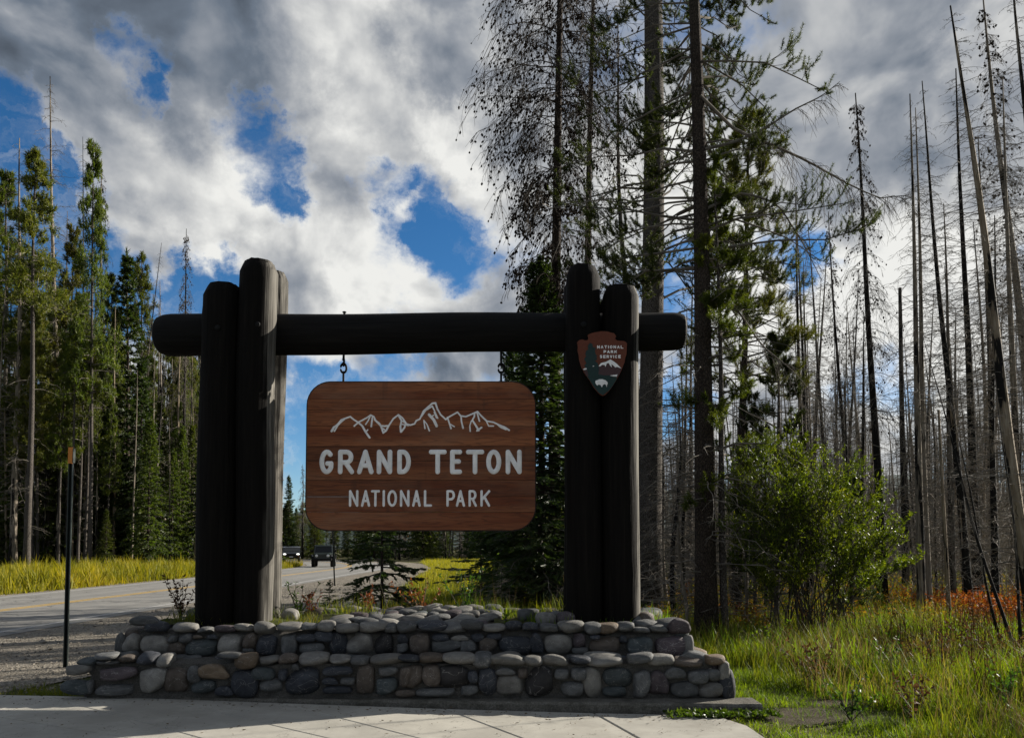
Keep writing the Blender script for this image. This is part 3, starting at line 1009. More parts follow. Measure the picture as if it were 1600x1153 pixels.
# ------------------------------------------------------------------ log gateway and hanging board
def m_log(sun_grey):
  def f_(nt):
      co = objco(nt)
      g = nt.n('ShaderNodeNewGeometry')
      st = nt.noise(scaled(nt, co, (26, 26, 1.3)), 1., 5., .6)
      big = nt.noise(scaled(nt, co, (3., 3., .9)), 1., 4., .6)
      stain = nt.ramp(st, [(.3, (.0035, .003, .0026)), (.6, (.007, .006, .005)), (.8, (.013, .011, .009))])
      grey = nt.ramp(st, [(.3, tuple(sun_grey * x for x in (.055, .051, .045))), (.55, tuple(sun_grey * x for x in (.15, .141, .124))), (.75, tuple(sun_grey * x for x in (.27, .255, .225)))])
      # lighter grey painted on the sun-facing side: bleached wood plus sunlit brightness
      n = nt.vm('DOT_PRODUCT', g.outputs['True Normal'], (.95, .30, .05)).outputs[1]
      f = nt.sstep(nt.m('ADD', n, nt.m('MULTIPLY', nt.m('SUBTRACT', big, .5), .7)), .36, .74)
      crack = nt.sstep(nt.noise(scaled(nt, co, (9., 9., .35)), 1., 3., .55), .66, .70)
      col = nt.mix(nt.m('MULTIPLY', f, min(.9, sun_grey)), stain, grey)
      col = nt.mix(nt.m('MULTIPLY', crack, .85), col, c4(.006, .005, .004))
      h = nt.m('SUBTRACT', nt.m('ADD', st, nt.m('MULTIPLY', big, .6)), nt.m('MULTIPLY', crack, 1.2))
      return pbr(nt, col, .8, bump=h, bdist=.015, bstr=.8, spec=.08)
  return f_


def m_logx(nt):
    """the same stain on the beam, grain along x"""
    co = objco(nt)
    st = nt.noise(scaled(nt, co, (1.3, 26, 26)), 1., 5., .6)
    crack = nt.sstep(nt.noise(scaled(nt, co, (.35, 9., 9.)), 1., 3., .55), .66, .70)
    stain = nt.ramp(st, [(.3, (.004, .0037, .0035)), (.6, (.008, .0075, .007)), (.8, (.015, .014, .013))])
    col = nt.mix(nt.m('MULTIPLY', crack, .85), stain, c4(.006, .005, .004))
    return pbr(nt, col, .75, bump=nt.m('SUBTRACT', st, crack), bdist=.012, bstr=.8, spec=.12)


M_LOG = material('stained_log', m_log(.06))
M_LOGM = material('half_sunlit_weathered_log', m_log(.95))
M_LOGW = material('sunlit_weathered_log', m_log(1.3))  # this log has the sunlit grey painted strongest
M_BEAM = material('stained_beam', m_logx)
M_IRON = plain('black_iron', (.006, .006, .006), .7, .3, 30., .15)
M_RING = plain('dull_wire', (.5, .48, .43), .6, .3, 40., .4)


def log_mesh(L, r0, r1, cham, seed, axis='z', sides=28, knots=4):
    rs = np.random.default_rng(seed)
    ts = [0.0] + list(np.linspace(.02, L - cham, 30)) + [L - cham * .55, L - cham * .2, L - cham * .06, L]
    kn = [(rs.uniform(.1, .95) * L, rs.uniform(0, 6.28), rs.uniform(.006, .016)) for _ in range(knots)]
    ph = rs.uniform(0, 6.28, 6)
    rings = []
    for t in ts:
        r = r0 + (r1 - r0) * t / L
        if t > L - cham - 1e-6:
            u = (t - (L - cham)) / cham
            r *= 1 - .24 * u ** 1.1
        ox, oy = .010 * math.sin(t * 1.7 + ph[0]), .010 * math.sin(t * 1.3 + ph[1])
        rg = []
        for i in range(sides):
            a = 2 * math.pi * i / sides
            k = 1 + .018 * math.sin(2 * a + ph[2] + t * .5) + .012 * math.sin(5 * a + ph[3] + t * 1.1) + .008 * math.sin(9 * a + ph[4] + t * 2.)
            for kt, ka, kd in kn:
                da = (a - ka + math.pi) % (2 * math.pi) - math.pi
                k += kd / r0 * math.exp(-((t - kt) / .06) ** 2 - (da / .25) ** 2)
            tz = t + (.022 * math.cos(a + ph[5]) * (r / r0) + rs.normal() * .004 if t > L - cham - .02 else 0)
            rg.append((ox + r * k * math.cos(a), oy + r * k * math.sin(a), tz))
        rings.append(rg)
    if axis == 'x':
        rings = [[(z, y, x) for x, y, z in rg][::-1] for rg in rings]
    m = MB(); m.loft(rings)
    return m


YF, YB = 9.05, 9.70       # front and rear pair of logs; the beam lies between them
gate = thing('log_gateway', 'dark stained log gateway with paired posts and a crossbeam holding up the park board', 'gateway', (-1.08, 9.45, .72))
GO = Vector(gate.location)


def post(px0, px1, pytop, Y, seed, toppx=None, mat=None):
    """a log whose edges show at px0 and px1 (bottom), top at pytop"""
    a, b = P(px0, 975, Y), P(px1, 975, Y)
    t0, t1 = (px0, px1) if toppx is None else toppx
    ta, tb = P(t0, pytop, Y), P(t1, pytop, Y)
    r0, r1 = (b.x - a.x) / 2, (tb.x - ta.x) / 2
    zb, zt = .62, ta.z
    base = Vector(((a.x + b.x) / 2, Y, zb))
    top = Vector(((ta.x + tb.x) / 2, Y, zt))
    d = top - base
    m = log_mesh(d.length, r0, r1, .115, seed)
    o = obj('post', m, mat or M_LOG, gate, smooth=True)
    o.data.set_sharp_from_angle(angle=math.radians(24))
    o.rotation_euler = d.to_track_quat('Z', 'Y').to_euler()
    o.location = base - GO
    return o, r0, d.length


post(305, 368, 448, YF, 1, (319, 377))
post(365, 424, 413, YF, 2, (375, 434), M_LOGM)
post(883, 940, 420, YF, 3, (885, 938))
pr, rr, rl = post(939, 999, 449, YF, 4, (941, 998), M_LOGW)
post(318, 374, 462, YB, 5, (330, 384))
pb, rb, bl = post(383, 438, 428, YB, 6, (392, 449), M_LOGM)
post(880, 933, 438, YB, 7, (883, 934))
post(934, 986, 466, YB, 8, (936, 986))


def rings_on(post_o, r, zs, seed):
    """thin bleached hoops left where the bark was wire brushed"""
    rs = random.Random(seed)
    for z in zs:
        m = MB()
        a = np.linspace(-1.1, .9, 14)
        rad = r * (1.012 + .004 * np.sin(a * 5 + z))
        pts = np.stack([rad * np.cos(a), rad * np.sin(a), z + .012 * np.sin(a * 1.5 + z * 7) + .012 * a], 1)
        m.tubes(pts, np.full(14, .006 + rs.random() * .003), 5)
        obj('score_line', m, M_RING, post_o)


rings_on(pb, rb, [.35 + .165 * k + random.uniform(-.03, .03) for k in range(18)] + [3.95, 4.1], 1)
rings_on(pr, rr, [.3 + .2 * k + random.uniform(-.04, .04) for k in range(14)] + [3.5, 3.62], 2)

# crossbeam, thicker at its left end
YM = (YF + YB) / 2
bl_, br_ = P(247, 527, YM), P(1069, 521, YM)
L = (br_.x - bl_.x)
m = MB()
rs = np.random.default_rng(9)
rgs = []
ts = [0, .03, .09, .17] + list(np.linspace(.3, L - .25, 26)) + [L - .14, L - .07, L - .02, L]
for t in ts:
    r = .252 + (.222 - .252) * t / L
    e = min(t / .17, 1); r *= .70 + .30 * math.sqrt(max(0, 1 - (1 - e) ** 2))
    e = min((L - t) / .14, 1); r *= .80 + .20 * math.sqrt(max(0, 1 - (1 - e) ** 2))
    rg = []
    for i in range(28):
        a = 2 * math.pi * i / 28
        k = 1 + .014 * math.sin(2 * a + t * .4) + .010 * math.sin(5 * a + 1 + t) + .006 * math.sin(9 * a + t * 2)
        rg.append((t, r * k * math.cos(a) + .008 * math.sin(t * 1.4), r * k * math.sin(a) + .008 * math.sin(t * 2.1)))
    rgs.append(rg)
m.loft(rgs)
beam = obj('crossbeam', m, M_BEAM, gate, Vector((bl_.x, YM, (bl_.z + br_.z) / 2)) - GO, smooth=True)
beam.data.set_sharp_from_angle(angle=math.radians(30))
beam.rotation_euler = (0, -math.atan2(br_.z - bl_.z, L), 0)
m = MB(); m.tubes(np.array([(0, 0, 0), (0, 0, .07)]), np.array([.014, .014]), 8); m.ball((0, 0, .07), (.026, .026, .012))
q = P(538, 497, YM); obj('bolt', m, M_IRON, gate, q - GO)
m = MB(); m.tubes(np.array([(0, 0, 0), (0, 0, .05)]), np.array([.014, .014]), 8); m.ball((0, 0, .05), (.026, .026, .012))
q = P(780, 499, YM); obj('bolt', m, M_IRON, gate, q - GO)
for px, py in ((340, 512), (402, 507), (912, 507)):
    m = MB(); m.ball((0, 0, 0), (.034, .018, .034), 10, 6)
    q = P(px, py, YF - .205); obj('bolt', m, M_IRON, gate, q - GO)

# ---- the hanging board
BY = YM - .05
ba, bb = P(482, 598, BY), P(836, 828, BY)
BW, BH = bb.x - ba.x, ba.z - bb.z
board = thing('park_sign_board', 'brown wooden GRAND TETON NATIONAL PARK board with white mountain outline, hung under the beam', 'sign', (ba.x + BW / 2, BY, ba.z - BH / 2))


def m_plank(nt):
    co = objco(nt)
    oi = nt.n('ShaderNodeObjectInfo').outputs['Random']
    co2 = nt.vm('ADD', co, nt.vm('SCALE', (5., 9., 31.), scale=oi).outputs[0]).outputs[0]
    n = nt.noise(scaled(nt, co2, (.55, 3., 6.)), 1., 4., .55, .2)
    rings = nt.m('SINE', nt.m('MULTIPLY', nt.m('ADD', n, nt.m('MULTIPLY', nt.noise(scaled(nt, co2, (2., 4., 20.)), 1., 3., .5), .12)), 75.))
    fine = nt.noise(scaled(nt, co2, (2.5, 30., 110.)), 1., 4., .6)
    bandn = nt.noise(scaled(nt, co2, (.25, 1., 5.)), 1., 2., .5)
    col = nt.mix(nt.sstep(bandn, .3, .7), c4(.135, .036, .012), c4(.27, .105, .043))
    col = nt.mix(nt.sstep(rings, .2, 1., 0., .45), col, c4(.055, .018, .008))
    col = nt.mix(nt.sstep(fine, .45, .7, 0., .45), col, c4(.05, .02, .011))
    wth = nt.noise(scaled(nt, co2, (.8, 1., 2.)), 1., 4., .6)
    col = nt.mix(nt.sstep(wth, .42, .68, 0., .6), col, c4(.21, .115, .07))
    drip = nt.noise(scaled(nt, co2, (7., 1., .25)), 1., 2., .5)
    col = nt.mix(nt.sstep(drip, .62, .72, 0., .4), col, c4(.05, .025, .016))
    col = nt.mix(1., col, nt.ramp(oi, [(0, (.66, .62, .60)), (1, (1.28, 1.22, 1.18))]), 'MULTIPLY')
    return pbr(nt, col, .7, bump=nt.m('ADD', rings, fine), bdist=.002, bstr=.35, spec=.3)


M_PLANK = material('varnished_plank', m_plank)
M_LETTER = plain('white_letter_paint', (.80, .80, .79), .6, .14, 9.)
M_EDGE = plain('dark_board_edge', (.02, .012, .009), .7, .2, 20.)
RC = .155 * BH + .0


def board_halfwidth(z):
    """half width of the rounded rectangle at height z (from the middle)"""
    e = abs(z) - (BH / 2 - RC)
    return BW / 2 if e <= 0 else BW / 2 - RC + math.sqrt(max(0, RC * RC - e * e))


cuts = [0, .117, .19, .30, .435, .535, .665, .775, .88, 1.0]
for k in range(9):
    z1, z0 = BH / 2 - BH * cuts[k], BH / 2 - BH * cuts[k + 1]
    gz = .0022
    z1 -= gz if k else 0; z0 += gz if k < 8 else 0
    zz = sorted(set([z0, z1] + list(np.linspace(z0, z1, 10))))
    pts = [(board_halfwidth(z), z) for z in zz] + [(-board_halfwidth(z), z) for z in reversed(zz)]
    if k in (0, 8):
        zz = list(np.linspace(z0, z1, 16))
        pts = [(board_halfwidth(z), z) for z in zz] + [(-board_halfwidth(z), z) for z in reversed(zz)]
    m = MB(); m.prism(pts, -.03 - .001 * (k % 3), .03)
    obj('plank', m, M_PLANK, board)
# dark rim round the board
m = MB()
pts = []
for cx, cz, a0 in ((1, 1, 0), (-1, 1, 90), (-1, -1, 180), (1, -1, 270)):
    for a in np.linspace(a0, a0 + 90, 9):
        pts.append((cx * (BW / 2 - RC) + (RC + .008) * math.cos(math.radians(a)), 0, cz * (BH / 2 - RC) + (RC + .008) * math.sin(math.radians(a))))
pts.append(pts[0])
pts = np.array(pts)
m = MB()
n = len(pts) - 1
V = []
for p in pts[:-1]:
    d = np.array([p[0] / BW, 0, p[2] / BH]); d /= np.linalg.norm(d)
    V += [p + d * .006 + (0, -.026, 0), p + d * .006 + (0, .026, 0), p - d * .012 + (0, .026, 0), p - d * .012 + (0, -.026, 0)]
Q = []
for i in range(n):
    a, b = i * 4, (i + 1) % n * 4
    for j in range(4):
        Q.append((a + j, a + (j + 1) % 4, b + (j + 1) % 4, b + j))
m.add(V, quads=Q)
obj('rim', m, M_EDGE, board)


# ---- stroke lettering
def arc(cx, cy, rx, ry, a0, a1, n=12):
    return [(cx + rx * math.cos(math.radians(a)), cy + ry * math.sin(math.radians(a))) for a in np.linspace(a0, a1, n)]


GLYPH = {
    'G': [arc(.5, .5, .5, .5, 48, 325, 20) + [(.93, .42), (.56, .42)]],
    'R': [[(0, 0), (0, 1)], [(0, 1), (.5, 1)] + arc(.52, .735, .40, .265, 90, -90, 10) + [(.5, .47), (0, .47)], [(.45, .47), (1, 0)]],
    'A': [[(0, 0), (.5, 1), (1, 0)], [(.2, .32), (.8, .32)]],
    'N': [[(0, 0), (0, 1), (1, 0), (1, 1)]],
    'D': [[(0, 1), (0, 0), (.35, 0)] + arc(.35, .5, .65, .5, -90, 90, 14) + [(0, 1)]],
    'T': [[(0, 1), (1, 1)], [(.5, 1), (.5, 0)]],
    'E': [[(1, 1), (0, 1), (0, 0), (1, 0)], [(0, .52), (.85, .52)]],
    'O': [arc(.5, .5, .5, .5, 90, 450, 24)],
    'I': [[(0, 0), (0, 1)]],
    'L': [[(0, 1), (0, 0), (1, 0)]],
    'P': [[(0, 0), (0, 1), (.5, 1)] + arc(.52, .72, .48, .28, 90, -90, 10) + [(0, .44)]],
    'K': [[(0, 0), (0, 1)], [(1, 1), (.05, .42)], [(.38, .58), (1, 0)]],
    'S': [arc(.5, .74, .45, .26, 40, 250, 10) + arc(.5, .25, .47, .25, 80, -140, 10)],
    'V': [[(0, 1), (.5, 0), (1, 1)]],
    'C': [arc(.5, .5, .5, .5, 50, 310, 18)],
}


def stroke_mesh(paths, t, flat=.35):
    """rounded strokes, flattened in y; t = stroke half width"""
    m = MB()
    for pth in paths:
        pth = np.array(pth, float)
        for i in range(len(pth) - 1):
            a, b = pth[i], pth[i + 1]
            if np.linalg.norm(b - a) < 1e-6:
                continue
            jit = 1 + .002 * (i % 5)
            m.tubes(np.array([(a[0], 0, a[1]), (b[0], 0, b[1])]), np.array([t * jit, t * jit]), 10, cap=False)
        for i, a in enumerate(pth):
            m.ball((a[0], 0, a[1]), t * (1 + .0015 * (i % 7)), 10, 6)
    for k in range(len(m.v)):
        m.v[k][:, 1] *= flat
    return m


def glyph(ch, x0, x1, z0, z1, t):
    return [[(x0 + t + (x1 - x0 - 2 * t) * px, z0 + t + (z1 - z0 - 2 * t) * py) for px, py in pth] for pth in GLYPH[ch]]


def bz(zx, zy):
    """point on the board from the enlarged view of the photograph"""
    return ((zx - 70) / 1137 * BW - BW / 2, BH / 2 - (zy - 380) / 732 * BH)


u = BW / 1137
for ch, a, b in [('G', 133, 208), ('R', 225, 308), ('A', 320, 405), ('N', 418, 497), ('D', 520, 590), ('T', 677, 768), ('E', 783, 845), ('T', 862, 955), ('O', 963, 1040), ('N', 1060, 1142)]:
    x0, z1 = bz(a, 715); x1, z0 = bz(b, 838)
    o = obj('letter', stroke_mesh(glyph(ch, x0, x1, z0, z1, 12.5 * u), 12.5 * u), M_LETTER, board, (0, -.030, 0), smooth=True)
for ch, a, b in [('N', 282, 330), ('A', 342, 389), ('T', 391, 437), ('I', 449, 462), ('O', 473, 522), ('N', 535, 584), ('A', 596, 640), ('L', 654, 696), ('P', 766, 810), ('A', 813, 860), ('R', 876, 919), ('K', 935, 985)]:
    x0, z1 = bz(a, 915); x1, z0 = bz(b, 998)
    if ch == 'I':
        pth = [[((x0 + x1) / 2, z0 + 6.5 * u), ((x0 + x1) / 2, z1 - 6.5 * u)]]
    else:
        pth = glyph(ch, x0, x1, z0, z1, 6.5 * u)
    obj('letter', stroke_mesh(pth, 6.5 * u), M_LETTER, board, (0, -.030, 0), smooth=True)
RIDGE = [(192, 624), (204, 604), (222, 590), (240, 568), (262, 560), (285, 552), (304, 568), (324, 580), (345, 570), (370, 556), (386, 544), (402, 552), (412, 572), (430, 585), (438, 598), (450, 632), (464, 622), (475, 600), (500, 562), (525, 543), (545, 558),
         (566, 588), (584, 594), (606, 588), (614, 572), (632, 564), (650, 525), (680, 498), (694, 486), (710, 484), (720, 515), (736, 542), (762, 566), (780, 552), (820, 530), (836, 548), (862, 552), (890, 540), (920, 527), (936, 545), (966, 574), (1000, 580), (1030, 594), (1055, 604), (1078, 619)]
SPURS = [([(262, 560), (240, 578), (222, 596), (206, 624)], 4.5), ([(324, 580), (345, 598), (362, 628), (382, 656)], 5.5), ([(362, 628), (372, 618)], 4), ([(386, 546), (374, 572), (362, 590)], 4.5), ([(395, 556), (390, 600)], 5), ([(404, 566), (418, 580), (432, 594)], 4),
         ([(324, 582), (305, 598)], 5), ([(436, 597), (456, 599), (477, 597)], 5), ([(446, 610), (456, 616)], 4), ([(525, 545), (541, 572), (535, 602), (538, 627)], 5.5), ([(540, 627), (556, 606), (562, 584), (548, 575)], 5), ([(545, 590), (575, 596)], 4),
         ([(640, 552), (662, 520), (694, 500), (704, 520), (722, 560)], 4), ([(678, 542), (702, 568), (716, 598)], 7.5), ([(706, 530), (716, 556)], 6), ([(652, 570), (668, 590), (680, 622)], 4), ([(652, 572), (658, 610)], 4), ([(690, 552), (700, 545)], 4),
         ([(770, 556), (778, 580), (788, 610)], 5), ([(782, 588), (804, 601)], 4), ([(838, 550), (840, 575), (848, 608)], 5), ([(884, 624), (882, 596), (890, 572)], 4), ([(896, 572), (912, 596), (926, 620)], 5.5), ([(918, 622), (940, 606)], 5),
         ([(906, 534), (904, 552), (896, 566)], 5), ([(918, 532), (930, 574)], 5), ([(966, 578), (976, 598), (1000, 598)], 4), ([(1010, 584), (1036, 604), (1062, 616)], 4), ([(1030, 594), (1042, 608)], 4), ([(204, 604), (192, 624)], 6)]
m = stroke_mesh([[bz(*p) for p in RIDGE]], 5.0 * u)
obj('mountain_outline', m, M_LETTER, board, (0, -.030, 0), smooth=True)
for pth, t in SPURS:
    obj('mountain_spur', stroke_mesh([[bz(*p) for p in pth]], t * u), M_LETTER, board, (0, -.030, 0), smooth=True)

# hangers: an eye bolt, two links and a hook each
for px, lab in ((537, 'iron chain hanging the board left of the mountain outline'), (783, 'iron chain hanging the board at the right, in front of the spruce')):
    top, bot = P(px, 556, BY), P(px, 599, BY)
    h = thing('hanger_chain', lab, 'chain', top, 'iron chains that hang the board')
    H = top.z - bot.z

    def link(z0, z1, wid, turn):
        m = MB()
        a = np.linspace(0, 2 * math.pi, 17)
        hz = (z0 - z1) / 2
        xx = wid * np.cos(a); zz = (z0 + z1) / 2 + hz * np.sin(a)
        o0 = np.zeros_like(a)
        pts = np.stack([xx, o0, zz] if not turn else [o0, xx, zz], 1)
        m.tubes(pts, np.full(17, .013), 7, cap=False)
        return m
    m = MB(); m.tubes(np.array([(0, 0, .1), (0, 0, -H * .18)]), np.array([.014, .014]), 8); obj('eye_bolt', m, M_IRON, h)
    obj('link', link(-H * .08, -H * .36, .026, True), M_IRON, h, smooth=True)
    obj('link', link(-H * .28, -H * .62, .034, False), M_IRON, h, smooth=True)
    m = MB(); m.tubes(np.array([(0, 0, -H * .56), (0, 0, -H - .02)]), np.array([.013, .013]), 8); obj('hook', m, M_IRON, h)

# ---- arrowhead shield on the right posts
def sh(zx, zy, Y=YF - .245):
    q = P(895 + zx * .10405, 510 + zy * .10405, Y)
    return q


s0 = sh(440, 560)
shield = obj('arrowhead_shield', (lambda m: (m.prism([(sh(*p).x - s0.x, sh(*p).z - s0.z) for p in
             [(65, 238), (100, 208), (140, 198), (180, 212), (218, 213), (236, 180), (222, 132), (270, 108), (330, 92), (430, 75), (520, 80), (580, 98), (620, 105), (652, 155), (630, 182), (662, 215), (720, 220), (770, 225), (800, 240),
              (812, 262), (808, 350), (805, 420), (788, 470), (776, 540), (752, 600), (722, 680), (690, 740), (640, 830), (590, 910), (540, 975), (490, 1025), (450, 1045), (410, 1025), (375, 995), (300, 900), (250, 810), (200, 740), (160, 680),
              (130, 620), (108, 550), (95, 500), (84, 420), (70, 360), (74, 300)]], -.008, .012), m)[1])(MB()), plain('shield_brown', (.115, .027, .009), .5, .08, 30.), gate, s0 - GO)
M_SG = plain('shield_green', (.008, .030, .028), .5, .08, 30.)
M_SP = plain('shield_purple', (.060, .030, .032), .5, .08, 30.)


def layer(name, pts, mat, lift):
    m = MB()
    m.prism([(sh(*p).x - s0.x, sh(*p).z - s0.z) for p in pts], -.008 - lift, -.006)
    return obj(name, m, mat, shield)


layer('mountain', [(140, 640), (200, 655), (260, 650), (330, 640), (390, 600), (450, 560), (560, 500), (650, 560), (728, 640), (700, 715), (664, 760), (560, 770), (220, 770), (180, 700)], M_SP, .002)
layer('meadow', [(212, 752), (300, 738), (380, 720), (470, 740), (560, 735), (668, 728), (655, 800), (590, 905), (540, 968), (450, 1035), (382, 995), (300, 890), (252, 810)], M_SG, .004)
layer('tree_silhouette', [(258, 250), (292, 268), (300, 318), (338, 322), (342, 345), (330, 372), (344, 425), (364, 448), (352, 470), (364, 500), (330, 520), (372, 560), (385, 600), (390, 660), (375, 760), (240, 770), (225, 700), (206, 640), (172, 588), (205, 560),
                          (168, 490), (200, 455), (186, 420), (200, 370), (232, 350), (222, 300)], M_SG, .006)
layer('snow_cap', [(386, 600), (420, 555), (500, 535), (562, 500), (610, 530), (650, 560), (728, 635), (660, 610), (640, 622), (600, 585), (575, 570), (585, 618), (556, 590), (540, 555), (510, 560), (488, 612), (478, 585), (440, 580), (410, 605)], M_LETTER, .008)
layer('bison', [(338, 820), (365, 812), (395, 798), (440, 796), (490, 815), (518, 840), (522, 868), (510, 880), (506, 918), (496, 880), (482, 870), (450, 880), (440, 915), (424, 910), (418, 885), (380, 875), (372, 893), (352, 880), (336, 850)], M_LETTER, .0095)
layer('lake', [(552, 742), (600, 735), (668, 726), (658, 758), (610, 755)], M_LETTER, .0095)
layer('cloud', [(152, 648), (175, 632), (205, 632), (210, 645), (190, 655), (160, 656)], M_LETTER, .0085)
layer('cloud', [(292, 604), (305, 595), (320, 598), (312, 608)], M_LETTER, .0085)


def words(txt, x0, x1, y0, y1, t, widths=None):
    n = len(txt)
    ws = [{'I': .35}.get(c, 1.0) for c in txt]
    gap = .32
    tot = sum(ws) + gap * (n - 1)
    x = x0
    k = (x1 - x0) / tot
    for c, wd in zip(txt, ws):
        a, b = x, x + wd * k
        p0, p1 = sh(a, y1), sh(b, y0)
        tt = t * .10405 * YF / FPX
        if c == 'I':
            xm = (p0.x + p1.x) / 2
            pth = [[(xm, p0.z + tt), (xm, p1.z - tt)]]
        else:
            pth = glyph(c, p0.x, p1.x, p0.z, p1.z, tt)
        mm = stroke_mesh([[(px - s0.x, pz - s0.z) for px, pz in q] for q in pth], tt, .3)
        obj('letter', mm, M_LETTER, shield, (0, -.0085, 0), smooth=True)
        x += (wd + gap) * k


words('NATIONAL', 364, 758, 288, 336, 6.5)
words('PARK', 460, 662, 360, 406, 6.5)
words('SERVICE', 404, 720, 432, 480, 6.5)

# ------------------------------------------------------------------ snow poles and vehicles
M_POLE = plain('dark_green_steel', (.022, .030, .026), .5, .3, 25., .4)
M_ORANGE = plain('orange_reflector', (.55, .20, .03), .5, .1, 20.)


def snow_pole(base, H, lean, label):
    t = thing('snow_pole', label, 'marker post', base, 'snow poles along the road edge')
    m = MB()
    w2, d2, th = .030, .022, .005
    prof = [(-w2, -d2), (-w2 + .012, -d2), (-.011, d2), (.011, d2), (w2 - .012, -d2), (w2, -d2), (.014, d2 + th), (-.014, d2 + th)]
    m.loft([[(x + lean * z / H, y, z) for x, y in prof] for z in (-.1, 0, H * .5, H)])
    obj('channel_post', m, M_POLE, t)
    m = MB()
    for z in np.arange(.05, .62, .055):
        m.box((-.007 + lean * z / H, d2 - .008, z), (.007 + lean * z / H, d2 - .001, z + .022))
    obj('punched_holes', m, plain('hole_dark', (.004, .004, .004), .9), t, kind='stuff')
    m = MB(); m.box((lean - .03, -d2 - .012, H - .16), (lean + .03, -d2 - .002, H + .06))
    obj('reflector', m, M_ORANGE, t)
    m = MB(); m.box((lean + .031, -d2 - .010, H - .15), (lean + .040, d2, H + .05)); obj('reflector_backing', m, M_POLE, t)


q = G(103, 1042)
snow_pole(q, (P(113, 706, q.y).z), P(112, 706, q.y).x - q.x, 'dark steel marker pole with orange tip standing left of the stone plinth')
q = G(523, 915); snow_pole(q, 2.95, P(519, 828, q.y).x - q.x, 'dark steel marker pole standing below the park board beside the far road edge')
q = G(638, 876); snow_pole(q, 2.95, -.05, 'thin far marker pole at the outside of the road bend behind the small spruce')

M_TYRE = plain('tyre_rubber', (.012, .012, .012), .85, .2, 20., .2)
M_RIM = plain('wheel_rim', (.18, .18, .18), .35, .1, 20., .5, .8)
M_GLASS = plain('dark_car_glass', (.012, .014, .016), .12, .1, 3., .25)
M_CARBLACK = plain('black_car_paint', (.006, .0065, .007), .3, .1, 3., .35, 0., **{'Coat Weight': .2})
M_CARGREEN = plain('dark_green_car_paint', (.022, .032, .028), .3, .1, 3., .5, 0., **{'Coat Weight': .6})
M_TRIM = plain('black_plastic', (.006, .006, .006), .7, .1, 20., .15)
M_CHROME = plain('chrome', (.5, .5, .5), .15, .05, 5., .6, 1.)


def m_lamp(nt):
    b = nt.n('ShaderNodeBsdfPrincipled', ins={'Base Color': c4(.8, .8, .8), 'Roughness': .15, 'Emission Color': c4(1, .97, .9), 'Emission Strength': 1.0})
    return b.outputs[0]


def m_lamp_off(nt):
    return pbr(nt, c4(.55, .56, .56), .15, spec=.6)


M_LAMP = material('lit_headlight', m_lamp)
M_LAMPOFF = material('headlight_glass', m_lamp_off)
M_AMBER = plain('amber_lens', (.75, .22, .02), .3, .1, 20.)
M_PLATE = plain('licence_plate', (.5, .52, .55), .5, .1, 20.)


def rbox(a, b, bev=.03):
    """box with bevelled edges, as a mesh builder"""
    m = MB()
    (x0, y0, z0), (x1, y1, z1) = a, b
    rings = []
    for z, e in ((z0, bev), (z0 + bev, 0), (z1 - bev, 0), (z1, bev)):
        c = bev
        X0, X1, Y0, Y1 = x0 + e, x1 - e, y0 + e, y1 - e
        rings.append([(X0 + c, Y0, z), (X1 - c, Y0, z), (X1, Y0 + c, z), (X1, Y1 - c, z), (X1 - c, Y1, z), (X0 + c, Y1, z), (X0, Y1 - c, z), (X0, Y0 + c, z)])
    m.loft(rings)
    return m


def wheel(parent, x, y, r, w):
    m = MB()
    prof = [(-w / 2, r * .62), (-w / 2, r * .93), (-w / 2 + .03, r), (w / 2 - .03, r), (w / 2, r * .93), (w / 2, r * .62)]
    n = 20
    m.loft([[(px, pr * math.cos(2 * math.pi * i / n), pr * math.sin(2 * math.pi * i / n)) for i in range(n)] for px, pr in prof])
    t = obj('wheel', m, M_TYRE, parent, (x, y, r))
    m = MB()
    s = 1 if x > 0 else -1
    m.loft([[(s * (w / 2 - .01 + k), rr * math.cos(2 * math.pi * i / n), rr * math.sin(2 * math.pi * i / n)) for i in range(n)] for k, rr in ((0, r * .6), (.014, r * .57), (.004, r * .3), (.02, r * .12))])
    obj('rim', m, M_RIM, t)


